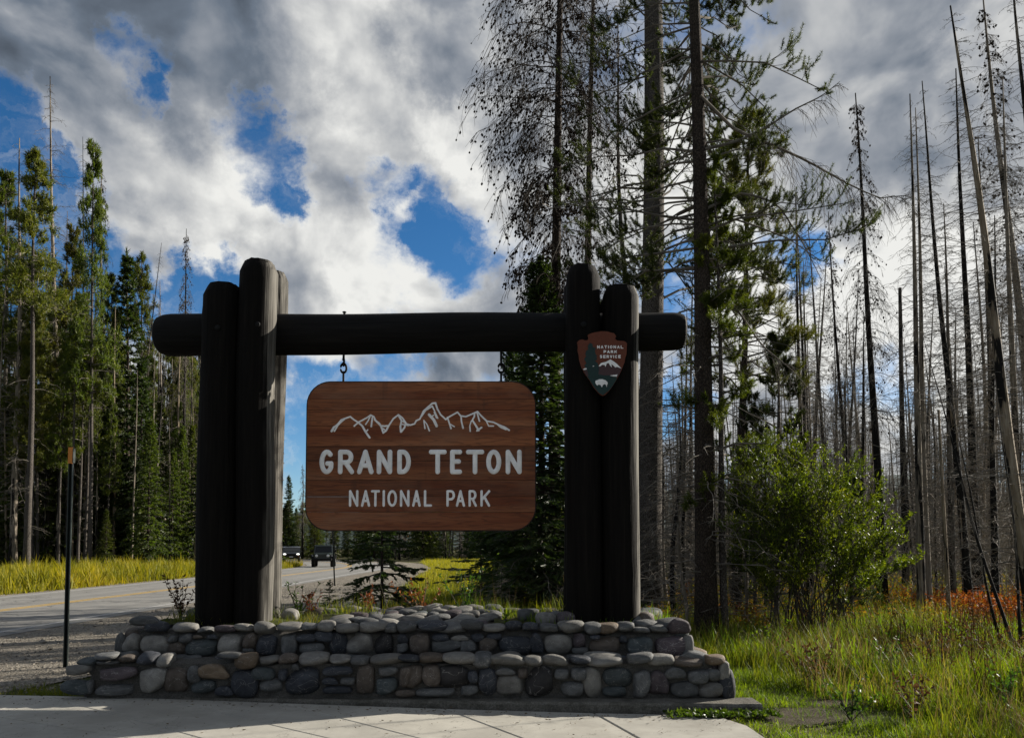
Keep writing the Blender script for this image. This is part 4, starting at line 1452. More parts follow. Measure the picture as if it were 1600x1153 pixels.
def offroader(loc, rz):
    """boxy off-road vehicle, front towards -y"""
    t = thing('offroad_car', 'boxy dark green off-road car with round headlights driving towards the camera', 'car', loc, rz=rz)
    # tub and hood
    m = rbox((-.78, -1.05, .62), (.78, 1.95, 1.16), .05); body = obj('body', m, M_CARGREEN, t)
    m = MB(); m.loft([[(-.62, -1.95, .72), (.62, -1.95, .72), (.62, -1.95, 1.10), (.5, -1.95, 1.15), (-.5, -1.95, 1.15), (-.62, -1.95, 1.10)], [(-.72, -.95, .72), (.72, -.95, .72), (.72, -.95, 1.16), (.6, -.95, 1.23), (-.6, -.95, 1.23), (-.72, -.95, 1.16)]])
    obj('hood', m, M_CARGREEN, t)
    # grille plate with seven slots
    m = rbox((-.64, -2.0, .70), (.64, -1.952, 1.12), .02); g = obj('grille', m, M_CARGREEN, t)
    for k in range(7):
        m = MB(); m.box((-.27 + k * .09 - .025, -2.006, .80), (-.27 + k * .09 + .025, -2.001, 1.04)); obj('grille_slot', m, M_TRIM, g)
    for s in (-1, 1):
        m = MB(); m.ball((s * .47, -2.0, .96), (.12, .04, .12), 14, 8); obj('headlight', m, M_LAMPOFF, t, smooth=True)
        m = MB(); m.ball((s * .79, -1.93, .93), (.055, .03, .055), 8, 5); obj('turn_signal', m, M_LAMPOFF, t)
        # flared fenders
        pts = [(-2.02, .72), (-1.95, .95), (-1.75, 1.06), (-1.15, 1.06), (-.92, .92), (-.88, .70), (-1.0, .70), (-1.12, .90), (-1.25, .98), (-1.68, .98), (-1.84, .88), (-1.90, .72)]
        m = MB(); tr = earclip(pts); x0, x1 = s * .60, s * .94
        V = [(x0, a, b) for a, b in pts] + [(x1, a, b) for a, b in pts]; n = len(pts)
        m.add(V, tris=[(a, b, c) for a, b, c in tr] + [(a + n, c + n, b + n) for a, b, c in tr], quads=[(i, i + n, (i + 1) % n + n, (i + 1) % n) for i in range(n)])
        obj('fender', m, M_TRIM, t)
        m = MB(); m.loft([[(s * .76, 1.0, .7), (s * .93, 1.0, .7), (s * .93, 1.05, 1.0), (s * .76, 1.05, 1.0)], [(s * .76, 1.85, .7), (s * .93, 1.85, .7), (s * .93, 1.8, 1.0), (s * .76, 1.8, 1.0)]]); obj('fender', m, M_TRIM, t)
        wheel(t, s * .78, -1.42, .40, .26); wheel(t, s * .78, 1.42, .40, .26)
        m = rbox((s * .98 - .11, -.72, 1.24), (s * .98 + .11, -.62, 1.44), .02); obj('side_mirror', m, M_TRIM, t)
        m = rbox((s * .80 - .02, -.70, .68), (s * .80 + .02, .32, 1.14), .015); d = obj('door', m, M_CARGREEN, t)
        m = MB(); m.box((s * .83 - .012, .12, 1.02), (s * .83 + .012, .26, 1.06)); obj('handle', m, M_TRIM, d)
        m = MB(); m.box((s * .76 - .008, -.58, 1.2), (s * .76 + .008, 1.8, 1.66)); obj('side_window', m, M_GLASS, t)
    m = rbox((-.80, -2.22, .52), (.80, -2.02, .74), .04); obj('bumper', m, M_TRIM, t)
    # windscreen frame, glass and hard top
    m = MB()
    for a, b in (((-.74, -.92, 1.16), (-.70, -.66, 1.74)), ((.74, -.92, 1.16), (.70, -.66, 1.74)), ((-.70, -.66, 1.74), (.70, -.66, 1.74))):
        m.tubes(np.array([a, b]), np.array([.04, .04]), 6)
    fr = obj('windscreen_frame', m, M_CARGREEN, t)
    m = MB(); m.loft([[(-.70, -.90, 1.20), (.70, -.90, 1.20), (.70, -.88, 1.20), (-.70, -.88, 1.20)], [(-.66, -.67, 1.71), (.66, -.67, 1.71), (.66, -.65, 1.71), (-.66, -.65, 1.71)]])
    obj('windscreen', m, M_GLASS, t)
    m = rbox((-.75, -.68, 1.70), (.75, 1.92, 1.86), .05); obj('roof', m, M_CARGREEN, t)
    m = MB(); m.box((-.72, 1.86, 1.14), (.72, 1.90, 1.72)); obj('rear_panel', m, M_CARGREEN, t)
    for x in (-.36, .36):
        m = MB(); m.ball((x, -.1, 1.42), (.12, .13, .15), 8, 6); m.loft([[(x - .24, .0, 1.0), (x + .24, .0, 1.0), (x + .24, .14, 1.0), (x - .24, .14, 1.0)], [(x - .2, .1, 1.36), (x + .2, .1, 1.36), (x + .2, .2, 1.36), (x - .2, .2, 1.36)]])
        obj('seat', m, M_TRIM, t)
    return t


def suv(loc, rz):
    t = thing('black_suv', 'black car with both headlights lit following on the far bend of the road', 'car', loc, rz=rz)
    prof = [(-2.25, .45), (-2.3, .72), (-2.2, .95), (-1.2, 1.10), (-.45, 1.60), (.2, 1.70), (1.6, 1.66), (2.2, 1.15), (2.28, .5)]
    def ring(x, k):
        return [(x, y, .45 + (z - .45) * k if z > 1.12 else z) for y, z in prof]
    m = MB(); m.loft([ring(-.90, .96), ring(-.92, .98), ring(-.7, 1.0), ring(.7, 1.0), ring(.92, .98), ring(.90, .96)])
    body = obj('body', m, M_CARBLACK, t, smooth=False)
    m = MB(); m.loft([[(-.74, -1.16, 1.15), (.74, -1.16, 1.15), (.74, -1.13, 1.13), (-.74, -1.13, 1.13)], [(-.62, -.52, 1.575), (.62, -.52, 1.575), (.62, -.49, 1.555), (-.62, -.49, 1.555)]])
    obj('windscreen', m, M_GLASS, t)
    m = rbox((-.45, -2.33, .68), (.45, -2.28, .86), .015); obj('grille', m, M_TRIM, t)
    m = MB(); m.box((-.2, -2.345, .52), (.2, -2.335, .62)); obj('licence_plate', m, M_PLATE, t)
    m = rbox((-.88, -2.34, .40), (.88, -2.2, .60), .03); obj('bumper', m, M_TRIM, t)
    for s in (-1, 1):
        m = MB(); m.ball((s * .70, -2.25, .86), (.17, .06, .085), 12, 8); obj('headlight', m, M_LAMP, t, smooth=True)
        m = MB(); m.ball((s * .74, -2.27, .60), (.06, .05, .05), 8, 6); obj('fog_lamp', m, M_AMBER, t)
        wheel(t, s * .80, -1.42, .36, .24); wheel(t, s * .80, 1.42, .36, .24)
        m = rbox((s * 1.0 - .10, -.82, 1.08), (s * 1.0 + .10, -.72, 1.22), .02); obj('side_mirror', m, M_CARBLACK, t)
        m = MB(); m.box((s * .915 - .005, -.6, 1.18), (s * .915 + .005, 1.4, 1.50)); obj('side_window', m, M_GLASS, t)
    return t


q = G(497, 886)
offroader(Vector((q.x, q.y + 2.0, .005)), math.radians(9)).scale = (.96, .96, .96)
q = G(447, 878)
suv(Vector((q.x, q.y + 2.2, .005)), math.radians(14))

# ------------------------------------------------------------------ trees
M_BARK = bark('pine_bark', (.035, .030, .026), (.15, .132, .115))
M_BARKD = bark('dark_bark', (.022, .017, .014), (.085, .066, .052))
M_DEADW = wood_dead('weathered_trunk', (.10, .083, .064), (.215, .182, .142), (.35, .31, .255), .55)
M_DEADD = wood_dead('charred_trunk', (.055, .047, .039), (.12, .103, .085), (.21, .185, .155), .58)
M_TAN = wood_dead('barkless_trunk', (.14, .105, .07), (.25, .20, .14), (.36, .32, .26), .53)
M_TWIG = plain('dead_twigs', (.15, .133, .112), .9, .45, 3., .15)
M_TWIGL = plain('bleached_twigs', (.235, .205, .168), .85, .4, 3., .2)
M_TWIGD = plain('dark_twigs', (.045, .036, .028), .9, .4, 3., .1)
M_CONE = plain('pine_cones', (.028, .020, .014), .9, .4, 9., .1)
M_PINE = leaf_mat('pine_needles', [(0, (.024, .038, .006)), (.4, (.058, .080, .011)), (.8, (.115, .132, .018)), (1, (.19, .175, .03))], .5, .45)
M_PINED = leaf_mat('dark_pine_needles', [(0, (.014, .025, .006)), (.4, (.033, .050, .010)), (.8, (.070, .088, .017)), (1, (.13, .125, .03))], .5, .38)
M_PINEY = leaf_mat('yellowing_pine_needles', [(0, (.03, .04, .006)), (.4, (.07, .080, .012)), (.8, (.13, .12, .02)), (1, (.19, .15, .035))], .5, .40)
M_SPRUCE = leaf_mat('spruce_needles', [(0, (.011, .022, .007)), (.5, (.030, .052, .015)), (1, (.075, .10, .028))], .5, .38)
M_RUST = leaf_mat('rusty_needles', [(0, (.10, .03, .012)), (.6, (.22, .08, .03)), (1, (.26, .14, .06))], .6, .35, tcol=c4(1.3, 1., .6))


def nrm(a):
    return a / (np.linalg.norm(a, axis=-1, keepdims=True) + 1e-9)


def trunk_points(rs, H, wob=.02, n=14):
    z = np.linspace(-.15, H, n)
    ph = rs.uniform(0, 6.28, 4)
    x = wob * H * .2 * (np.sin(z / H * 3.1 + ph[0]) + .4 * np.sin(z / H * 9 + ph[1]))
    y = wob * H * .2 * (np.sin(z / H * 2.7 + ph[2]) + .4 * np.sin(z / H * 8 + ph[3]))
    x -= np.interp(0, z, x); y -= np.interp(0, z, y)
    return np.stack([x, y, z], 1)


def trunk_mesh(pts, r, tip=.12, sides=9, flare=.25):
    H = pts[-1, 2]
    t = np.clip(pts[:, 2] / H, 0, 1)
    rad = r * (1 - (1 - tip) * t ** 1.15) + r * flare * np.exp(-np.maximum(pts[:, 2], 0) / (3.5 * r))
    m = MB(); m.tubes(pts, rad, sides)
    return m, rad


def at_height(pts, z):
    return np.stack([np.interp(z, pts[:, 2], pts[:, 0]), np.interp(z, pts[:, 2], pts[:, 1]), z], -1)


def branch_paths(rs, pts, rad, zs, L, az, rise, droop, n=5, kink=.06):
    """curved limbs leaving the trunk: (B,n,3)"""
    B = len(zs)
    s = np.linspace(0, 1, n)[None, :, None]
    d = np.stack([np.cos(az), np.sin(az), np.zeros(B)], 1)[:, None]
    r = np.interp(zs, pts[:, 2], rad) * .6
    p0 = at_height(pts, zs)[:, None] + d * r[:, None, None]
    up = np.array([0, 0, 1.])
    Lc = L[:, None, None]
    p = p0 + d * s * Lc + up * (rise[:, None, None] * s - droop[:, None, None] * s ** 2) * Lc
    k = rs.normal(size=(B, n, 3)) * kink * Lc * s
    k[..., 2] *= .6
    return p + k


def along(paths, bi, s):
    """points at fraction s on branch bi"""
    n = paths.shape[1]
    f = s * (n - 1)
    i = np.minimum(f.astype(int), n - 2)
    u = (f - i)[:, None]
    a, b = paths[bi, i], paths[bi, i + 1]
    return a * (1 - u) + b * u, nrm(b - a)


def twig_paths(rs, paths, L, per, smin, lrel, out=.7, fall=.25, n=3, rise=0.):
    B = len(paths)
    bi = np.repeat(np.arange(B), per)
    s = rs.uniform(smin, 1, len(bi))
    p, t = along(paths, bi, s)
    side = nrm(np.cross(t, np.array([0, 0, 1.]))) * rs.choice([-1, 1], len(bi))[:, None]
    d = nrm(t * .6 + side * out * rs.uniform(.3, 1.3, (len(bi), 1)) + rs.normal(size=(len(bi), 3)) * .25 + np.array([0, 0, rise]))
    tl = L[bi] * lrel * rs.uniform(.5, 1.3, len(bi)) * (1.15 - s * .55)
    q = np.linspace(0, 1, n)[None, :, None]
    pp = p[:, None] + d[:, None] * q * tl[:, None, None] - np.array([0, 0, 1.]) * fall * (q ** 2) * tl[:, None, None]
    return pp, tl


def dead_tree(seed, H, r, start, nb, bl, rise, droop, per=5, thick=.010, tip=.12, crownpow=1.0, lrel=.28, wob=.02, cones=0, mat=None, tmat=None, tw_fall=.25, broken=False, minrad=.0035, prof=None, kink=.06):
    rs = np.random.default_rng(seed)
    pts = trunk_points(rs, H, wob)
    tm, rad = trunk_mesh(pts, r, tip if not broken else .5)
    u = rs.random(nb)
    zs = H * (start + (.985 - start) * u)
    k = (zs / H - start) / (1 - start)
    L = bl * (1.05 - k ** crownpow) * rs.uniform(.45, 1.15, nb) + bl * .06
    if prof is not None:
        L = np.interp(zs, prof[0], prof[1]) * rs.uniform(.55, 1.1, nb)
    L *= np.where(rs.random(nb) < .25, .35, 1.)
    az = rs.uniform(0, 2 * math.pi, nb)
    bp = branch_paths(rs, pts, rad, zs, L, az, rise + rs.normal(size=nb) * .18 * (1 + kink * 5), droop * rs.uniform(.2, 1.7, nb), 6, kink)
    s6 = np.linspace(1, .25, 6)[None]
    bm_ = MB()
    bm_.tubes(bp, (thick * (.5 + .6 * L / bl))[:, None] * s6, 4, cap=False)
    if per:
        tp, tl = twig_paths(rs, bp, L, per, .2, lrel, fall=tw_fall)
        bm_.tubes(tp, np.full((len(tp), 1), max(minrad, thick * .35)) * np.array([[1, .8, .5]]), 3, cap=False)
        t2, tl2 = twig_paths(rs, tp, tl, 2, .3, .5, fall=tw_fall)
        bm_.tubes(t2, np.full((len(t2), 1), max(minrad * .8, thick * .25)) * np.array([[1, .8, .5]]), 3, cap=False)
    parts = [('trunk', tm.mesh('trunk', True, [tmat or M_DEADW])), ('branches', bm_.mesh('branches', False, [mat or M_TWIG]))]
    if cones:
        cm = MB()
        idx = rs.integers(0, len(t2), cones)
        c = t2[idx, -1] + rs.normal(size=(cones, 3)) * .01
        sz = rs.uniform(.022, .042, cones)
        o6 = np.array([(1, 0, 0), (0, 1, 0), (-1, 0, 0), (0, -1, 0), (0, 0, 1.3), (0, 0, -1.3)], float)
        t8_ = np.array([(0, 1, 4), (1, 2, 4), (2, 3, 4), (3, 0, 4), (1, 0, 5), (2, 1, 5), (3, 2, 5), (0, 3, 5)])
        V = c[:, None] + o6[None] * sz[:, None, None]
        cm.add(V.reshape(-1, 3), tris=(np.arange(cones)[:, None, None] * 6 + t8_[None]).reshape(-1, 3))
        parts.append(('cones', cm.mesh('cones', False, [M_CONE])))
    return parts


def tufts(m, rs, c, d, size, per, nlen, nwid):
    """bottle-brush needle tufts at points c along directions d"""
    M = len(c)
    t = rs.uniform(-.1, 1, (M, per, 1))
    base = c[:, None] + d[:, None] * t * size[:, None, None]
    a = rs.normal(size=(M, per, 3))
    dirs = nrm(a) * .95 + d[:, None] * .75
    m.needles(base.reshape(-1, 3), dirs.reshape(-1, 3), (nlen * rs.uniform(.6, 1.15, M * per)), nwid)


def pine_tree(seed, H, r, start, nb, bl, per=6, tn=26, nlen=.075, nwid=.006, tsize=.22, rise=.15, droop=.25, mat=None, tmat=None, deadbelow=0, crownpow=1.3, lrel=.3, tw2=2, thin=1.0, smin=.25, bare=0., side=None):
    rs = np.random.default_rng(seed)
    pts = trunk_points(rs, H, .02)
    tm, rad = trunk_mesh(pts, r, .15)
    zs = H * (start + (.99 - start) * rs.random(nb))
    k = (zs / H - start) / (1 - start)
    L = bl * (1.05 - k ** crownpow) * rs.uniform(.4, 1.15, nb) + bl * .12
    az = rs.uniform(0, 2 * math.pi, nb)
    if side is not None:
        az = np.clip(rs.normal(size=nb) * side, -1.5, 1.5)
    bp = branch_paths(rs, pts, rad, zs, L, az, rise + rs.normal(size=nb) * .2, droop * rs.uniform(.2, 1.3, nb), 5, .05)
    b = MB(); f = MB()
    b.tubes(bp, (.012 + .012 * L / bl)[:, None] * np.linspace(1, .3, 5)[None], 4, cap=False)
    live = rs.random(nb) >= bare
    if bare:
        tb, _ = twig_paths(rs, bp[~live], L[~live], 6, .2, .3, fall=.3)
        b.tubes(tb, np.full((len(tb), 1), .006) * np.array([[1, .8, .5]]), 3, cap=False)
    bp, L = bp[live], L[live]
    tp, tl = twig_paths(rs, bp, L, per, smin, lrel, fall=-.25, rise=.2)
    b.tubes(tp, np.full((len(tp), 1), .006) * np.array([[1, .8, .5]]), 3, cap=False)
    t2, tl2 = twig_paths(rs, tp, tl, tw2, .2, .6, fall=-.3, rise=.3)
    ends = np.concatenate([tp[:, -1], t2[:, -1], bp[:, -1]])
    dirs = np.concatenate([nrm(tp[:, -1] - tp[:, -2]), nrm(t2[:, -1] - t2[:, -2]), nrm(bp[:, -1] - bp[:, -2])])
    keep = rs.random(len(ends)) < thin
    ends, dirs = ends[keep], nrm(dirs[keep] + np.array([0, 0, .35]))
    size = rs.uniform(.6, 1.3, len(ends)) * tsize
    tufts(f, rs, ends - dirs * size[:, None] * .6, dirs, size, tn, nlen, nwid)
    parts = [('trunk', tm.mesh('trunk', True, [tmat or M_BARK]))]
    if deadbelow:
        z2 = H * rs.uniform(.06, start, deadbelow)
        L2 = bl * rs.uniform(.25, .8, deadbelow)
        d2 = branch_paths(rs, pts, rad, z2, L2, rs.uniform(0, 6.28, deadbelow), rs.normal(size=deadbelow) * .2, .35 * rs.uniform(.3, 1.4, deadbelow), 6)
        b.tubes(d2, np.full((deadbelow, 1), .012) * np.linspace(1, .2, 6)[None], 4, cap=False)
        t3, _ = twig_paths(rs, d2, L2, 4, .2, .35)
        b.tubes(t3, np.full((len(t3), 1), .005) * np.array([[1, .8, .5]]), 3, cap=False)
    parts += [('branches', b.mesh('branches', False, [M_TWIG])), ('foliage', f.mesh('foliage', False, [mat or M_PINE]))]
    return parts


def spruce_tree(seed, H, r, start, nb, bl, nper=16, need=14, nlen=.035, nwid=.008, droop=.35, rise=.25, mat=None, tmat=None, lrel=.34, gap=0.):
    rs = np.random.default_rng(seed)
    pts = trunk_points(rs, H, .012)
    tm, rad = trunk_mesh(pts, r, .06)
    u = (np.arange(nb) + rs.random(nb)) / nb
    if gap:
        u = u[np.sin(u * 40 + seed) > -1 + gap]
    nb = len(u)
    zs = H * (start + (.97 - start) * u)
    k = (zs / H - start) / (1 - start)
    L = bl * (1.0 - k ** .9) * rs.uniform(.7, 1.12, nb) + .06 * bl
    az = np.arange(nb) * 2.39996 + rs.normal(size=nb) * .4
    ri = np.interp(k, [0, .6, 1], [rise - .25, rise, rise + .7])
    bp = branch_paths(rs, pts, rad, zs, L, az, ri + rs.normal(size=nb) * .08, droop * np.interp(k, [0, 1], [1.15, .3]), 6, .03)
    # upturned tips
    bp[:, -1, 2] += L * .07
    b = MB(); f = MB()
    b.tubes(bp, (.008 + .012 * L / bl)[:, None] * np.linspace(1, .2, 6)[None], 4, cap=False)
    bi = np.repeat(np.arange(nb), nper)
    s = rs.uniform(.12, 1, len(bi))
    p, t = along(bp, bi, s)
    side = nrm(np.cross(t, np.array([0, 0, 1.]))) * np.where(np.arange(len(bi)) % 2, 1, -1)[:, None]
    d = nrm(t * .75 + side * .8 + rs.normal(size=p.shape) * .15 - np.array([0, 0, .22]))
    tl = L[bi] * lrel * (1.1 - s * .8) * rs.uniform(.6, 1.2, len(bi)) + .03
    # needles on twigs and on the limb itself
    q = rs.random((len(bi), need, 1))
    base = p[:, None] + d[:, None] * q * tl[:, None, None]
    nd = nrm(rs.normal(size=(len(bi), need, 3)) * .6 + d[:, None] * 1.1 + np.array([0, 0, .15]))
    f.needles(base.reshape(-1, 3), nd.reshape(-1, 3), nlen * rs.uniform(.7, 1.3, len(bi) * need), nwid)
    # the packed inner needles of every twig: narrow leaf-shaped sprays
    for tw in (.0, .5):
        f.ribbon_leaf(p + d * (tl * tw)[:, None], d + rs.normal(size=d.shape) * .12, tl * (.75 - .2 * tw), np.minimum(nlen * 1.1, tl * .45))
    b.tubes(np.stack([p, p + d * tl[:, None]], 1), np.full((len(bi), 2), .003), 3, cap=False)
    # leader
    lead = at_height(pts, np.linspace(H * .93, H, 60))
    f.needles(lead, nrm(rs.normal(size=(60, 3)) + np.array([0, 0, .8])), nlen * 1.4, nwid)
    return [('trunk', tm.mesh('trunk', True, [tmat or M_BARKD])), ('branches', b.mesh('branches', False, [M_TWIG])), ('foliage', f.mesh('foliage', False, [mat or M_SPRUCE]))]


MARKS = [(-30, 'beyond the left picture edge'), (35, 'left of the yellowish pine'), (85, 'by the yellowish pine'), (120, 'behind the orange pole tip'), (150, 'by the narrow drooping pine'), (185, 'right of the drooping pine'), (215, 'left of the leaning trunk'), (245, 'left of the beam end'), (300, 'under the beam end'), (440, 'behind the left posts'),
         (480, 'behind the cars'), (540, 'behind the boxy car'), (600, 'left of the young spruce'), (660, 'right of the young spruce'), (720, 'above the yellow grass'),
         (900, 'behind the dense dark spruce'), (1035, 'behind the thickest trunk'), (1065, 'right of the thickest trunk'), (1090, 'left of the living pine'), (1120, 'right of the living pine'), (1150, 'by the slim young pine'), (1185, 'by the crooked pine'), (1215, 'left of the bushy pine'),
         (1245, 'right of the bushy pine'), (1275, 'above the willow middle'), (1305, 'above the willow right'), (1340, 'left of the shaggy spruce'),
         (1380, 'right of the shaggy spruce'), (1425, 'left of the pale pair'), (1450, 'by the pale pair'), (1485, 'right of the pale pair'), (1520, 'by the charred upright trunk'), (1545, 'left of the leaning trunk'), (1575, 'behind the leaning trunk'), (1615, 'by the right picture edge')]


SEEN = {}


def crowd_label(what, px, Y, bands, H, lean, wide=1.0):
    """say which one: size, tilt, depth and the landmark it stands by"""
    where = next((t for x, t in MARKS if px < x), 'beyond the right edge')
    depth = next((t for y, t in bands if Y < y), bands[-1][1])
    size = 'short' if H < 8 else 'lowish' if H < 10 else 'middling' if H < 12.5 else 'tall' if H < 16 else 'very tall'
    tilt = '' if abs(lean) < .03 * H else (' left-leaning' if lean < 0 else ' right-leaning')
    girth = ' slim' if wide < .86 else ' stout' if wide > 1.04 else ''
    lab = size + girth + tilt + ' ' + what + ' ' + depth + ', ' + where
    SEEN.setdefault(lab, []).append(px)
    return lab


PROTO_H = {}


def plant_tree(name, parts, H0, base, H, label, group=None, lean=(0, 0), rz=None, wide=1.0, cat='tree', trunk_mat=None):
    """one tree: a root with its own part objects; shape data may be shared between alike trees"""
    s = H / H0
    t = thing(name, label, cat, base, group)
    d = Vector((lean[0], lean[1], H)).normalized()
    rz = random.uniform(0, 6.28) if rz is None else rz
    t.rotation_euler = (d.to_track_quat('Z', 'Y').to_matrix() @ Matrix.Rotation(rz, 3, 'Z')).to_euler()
    t.scale = (s * wide, s * wide, s)
    for nm, me in parts:
        o = bpy.data.objects.new(nm, me)
        COL.objects.link(o)
        o.parent = t
        if nm in ('branches', 'foliage', 'cones'):
            o['kind'] = 'stuff'
    return t


def from_px(bx, by, tx, ty):
    """base point, height and lean of a trunk seen from (bx, by) to (tx, ty)"""
    b = G(bx, by)
    tp = P(tx, ty, b.y)
    b.z = float(ground_z(b.x, b.y)) - .02
    return b, tp.z - b.z, (tp.x - b.x, 0)


# ---- shared shapes
TALL_DEAD = [dead_tree(11 + i, 17, .15, .12 + .05 * (i % 3), 210, 1.8, .05, .30, 6, .011, crownpow=1.8, tmat=[M_DEADW, M_DEADD, M_DEADW, M_TAN][i % 4], mat=M_TWIG) for i in range(6)]
SHAGGY = [dead_tree(31 + i, 17, .15, .35, 260, 1.5, -.05, .75, 9, .010, lrel=.42, tw_fall=.9, crownpow=.8, tmat=[M_DEADD, M_DEADW][i % 2], cones=500) for i in range(3)]
FAR_DEAD = [dead_tree(51 + i, 15, .125, .06, 210, 1.5, .08, .25, 5, .013, minrad=.0055, crownpow=2.2, kink=.16, tmat=[M_DEADW, M_DEADD, M_DEADW, M_TAN, M_DEADD][i % 5], mat=M_TWIGL) for i in range(8)]
BROKEN = [dead_tree(71 + i, 9, .11, .15, 60, 1.2, .05, .25, 4, .010, broken=True, tmat=[M_DEADD, M_TAN, M_DEADW][i % 3]) for i in range(3)]
SPAR = [dead_tree(81 + i, 8, .045, .2, 40, .7, .1, .2, 3, .006, tmat=[M_DEADD, M_DEADW][i % 2], mat=M_TWIGL, wob=.05) for i in range(3)]
SCRUB = [dead_tree(91 + i, 3.6, .035, .03, 130, 1.4, .0, .12, 7, .008, lrel=.34, mat=[M_TWIG, M_TWIGL][i % 2], wob=.06, minrad=.003) for i in range(3)]
FAR_PINE = [pine_tree(101 + i, 22, .20, [.48, .60, .40, .64, .36][i], [110, 85, 130, 75, 140][i], 2.0, 6, 18, .26, .05, .55, mat=[M_PINE, M_PINEY, M_PINE, M_PINE, M_PINEY][i], deadbelow=16, tw2=1) for i in range(5)]
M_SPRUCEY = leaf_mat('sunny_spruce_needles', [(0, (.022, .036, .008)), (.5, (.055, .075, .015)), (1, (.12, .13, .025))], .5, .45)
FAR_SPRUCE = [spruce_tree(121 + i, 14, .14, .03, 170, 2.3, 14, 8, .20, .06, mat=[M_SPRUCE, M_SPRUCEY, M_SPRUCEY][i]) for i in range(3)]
LEFT_DEAD = [dead_tree(161 + i, 15, .125, .30, 70, 1.1, .05, .3, 4, .012, minrad=.006, tmat=[M_DEADW, M_TAN, M_DEADW][i], mat=M_TWIG, kink=.12) for i in range(3)]
NEAR_SPRUCE = [spruce_tree(131 + i, 9, .11, .02, 330, 1.9, 28, 22, .06, .014, droop=.30, rise=.2) for i in range(2)]
SAPLING = [spruce_tree(141 + i, 3.0, .035, .05, 74, 1.05, 24, 30, .04, .011, droop=.2, rise=.16, gap=.3) for i in range(3)]
YOUNG_PINE = [pine_tree(151 + i, 5.7, .05, .12, 64, .80, 6, 95, .06, .0075, .22, .25, .1, crownpow=1.6, mat=M_PINED) for i in range(3)]

# ---- the close trees right of the sign
b, H, ln = from_px(866, 948, 881, 0)
plant_tree('dead_pine', dead_tree(201, 24, .185, .34, 230, 2.6, .10, .55, 22, .017, cones=8000, lrel=.40, tw_fall=.8, tmat=M_BARKD, mat=M_TWIGD, minrad=.0065, prof=([7, 8.5, 10.5, 12, 13.5, 16, 20, 24], [.6, 1.3, 1.5, 1.5, 2.3, 2.9, 1.9, .3])), 24, b, 24, 'tall bare pine hung with drooping cone-laden twigs, leftmost big trunk behind the right posts', lean=(ln[0] * 24 / H, 0), rz=2.6)
b, H, ln = from_px(914, 936, 924, 0)
plant_tree('dead_pine', dead_tree(202, 24, .165, .38, 90, 1.9, .05, .4, 5, .012, tmat=M_BARKD), 24, b, 24, 'straight dark slender trunk rising just behind the taller right post', lean=(ln[0] * 24 / H, 0))
b, H, ln = from_px(1003, 925, 978, 10)
plant_tree('dead_pine', dead_tree(203, 17.5, .13, .2, 150, 1.9, .25, .2, 6, .012, tmat=M_DEADD, wob=.06, cones=300), 17.5, b, H, 'thin crooked dead tree in the gap left of the thick grey trunk', lean=ln)
b, H, ln = from_px(1012, 958, 1016, 0)
plant_tree('lodgepole_pine', dead_tree(204, 26, .315, .26, 60, 3.2, .35, .75, 3, .028, lrel=.22, tip=.5, tmat=M_BARK, mat=M_TWIG), 26, b, 26, 'thickest grey-barked trunk, with bare arching limbs, close behind the beam end', lean=(ln[0] * 26 / H, 0), rz=.3)
b, H, ln = from_px(1105, 1000, 1092, 0)
T5 = plant_tree('lodgepole_pine', pine_tree(205, 19, .185, .33, 190, 2.2, 11, 120, .062, .0075, .23, mat=M_PINED, smin=.42, bare=.12, lrel=.24, side=.95, rise=.1, droop=.3, deadbelow=70, tmat=M_BARKD, thin=1.), 19, b, 19, 'dark trunked living pine with ragged green tufts high up, right of the beam end', lean=(ln[0] * 19 / H, 0), rz=-.15)
b, H, ln = from_px(1133, 1000, 1112, 240)
plant_tree('lodgepole_pine', pine_tree(206, 8.6, .068, .25, 60, .9, 5, 100, .075, .0065, .24, rise=.2, droop=.15, deadbelow=12, tmat=M_BARK), 8.6, b, H, 'slim young pine with sparse tufts, leaning beside the dark trunked pine', lean=ln)
b, H, ln = from_px(1150, 960, 1178, 170)
plant_tree('lodgepole_pine', pine_tree(207, 12, .12, .42, 110, 1.45, 8, 100, .08, .0070, .28, smin=.5, bare=.15, lrel=.24, rise=.1, droop=.25, deadbelow=30, tmat=M_BARKD, mat=M_PINEY, thin=.9), 12, b, H, 'crooked pine with yellowish tufts behind the slim young pine', lean=ln)
b, H, ln = from_px(1212, 985, 1216, 522)
plant_tree('young_pine', YOUNG_PINE[0], 5.7, b, H, 'bushy young pine standing up behind the left of the willow', lean=ln, rz=1.)
b, H, ln = from_px(1180, 960, 1178, 610)
plant_tree('young_pine', YOUNG_PINE[1], 5.7, b, H, 'small young pine just left of the bushy one, above the willow top', lean=ln, rz=4.)
b, H, ln = from_px(1330, 985, 1333, 735)
plant_tree('young_pine', YOUNG_PINE[2], 5.7, b, H, 'short young pine poking out behind the right of the willow', lean=ln, rz=2.)

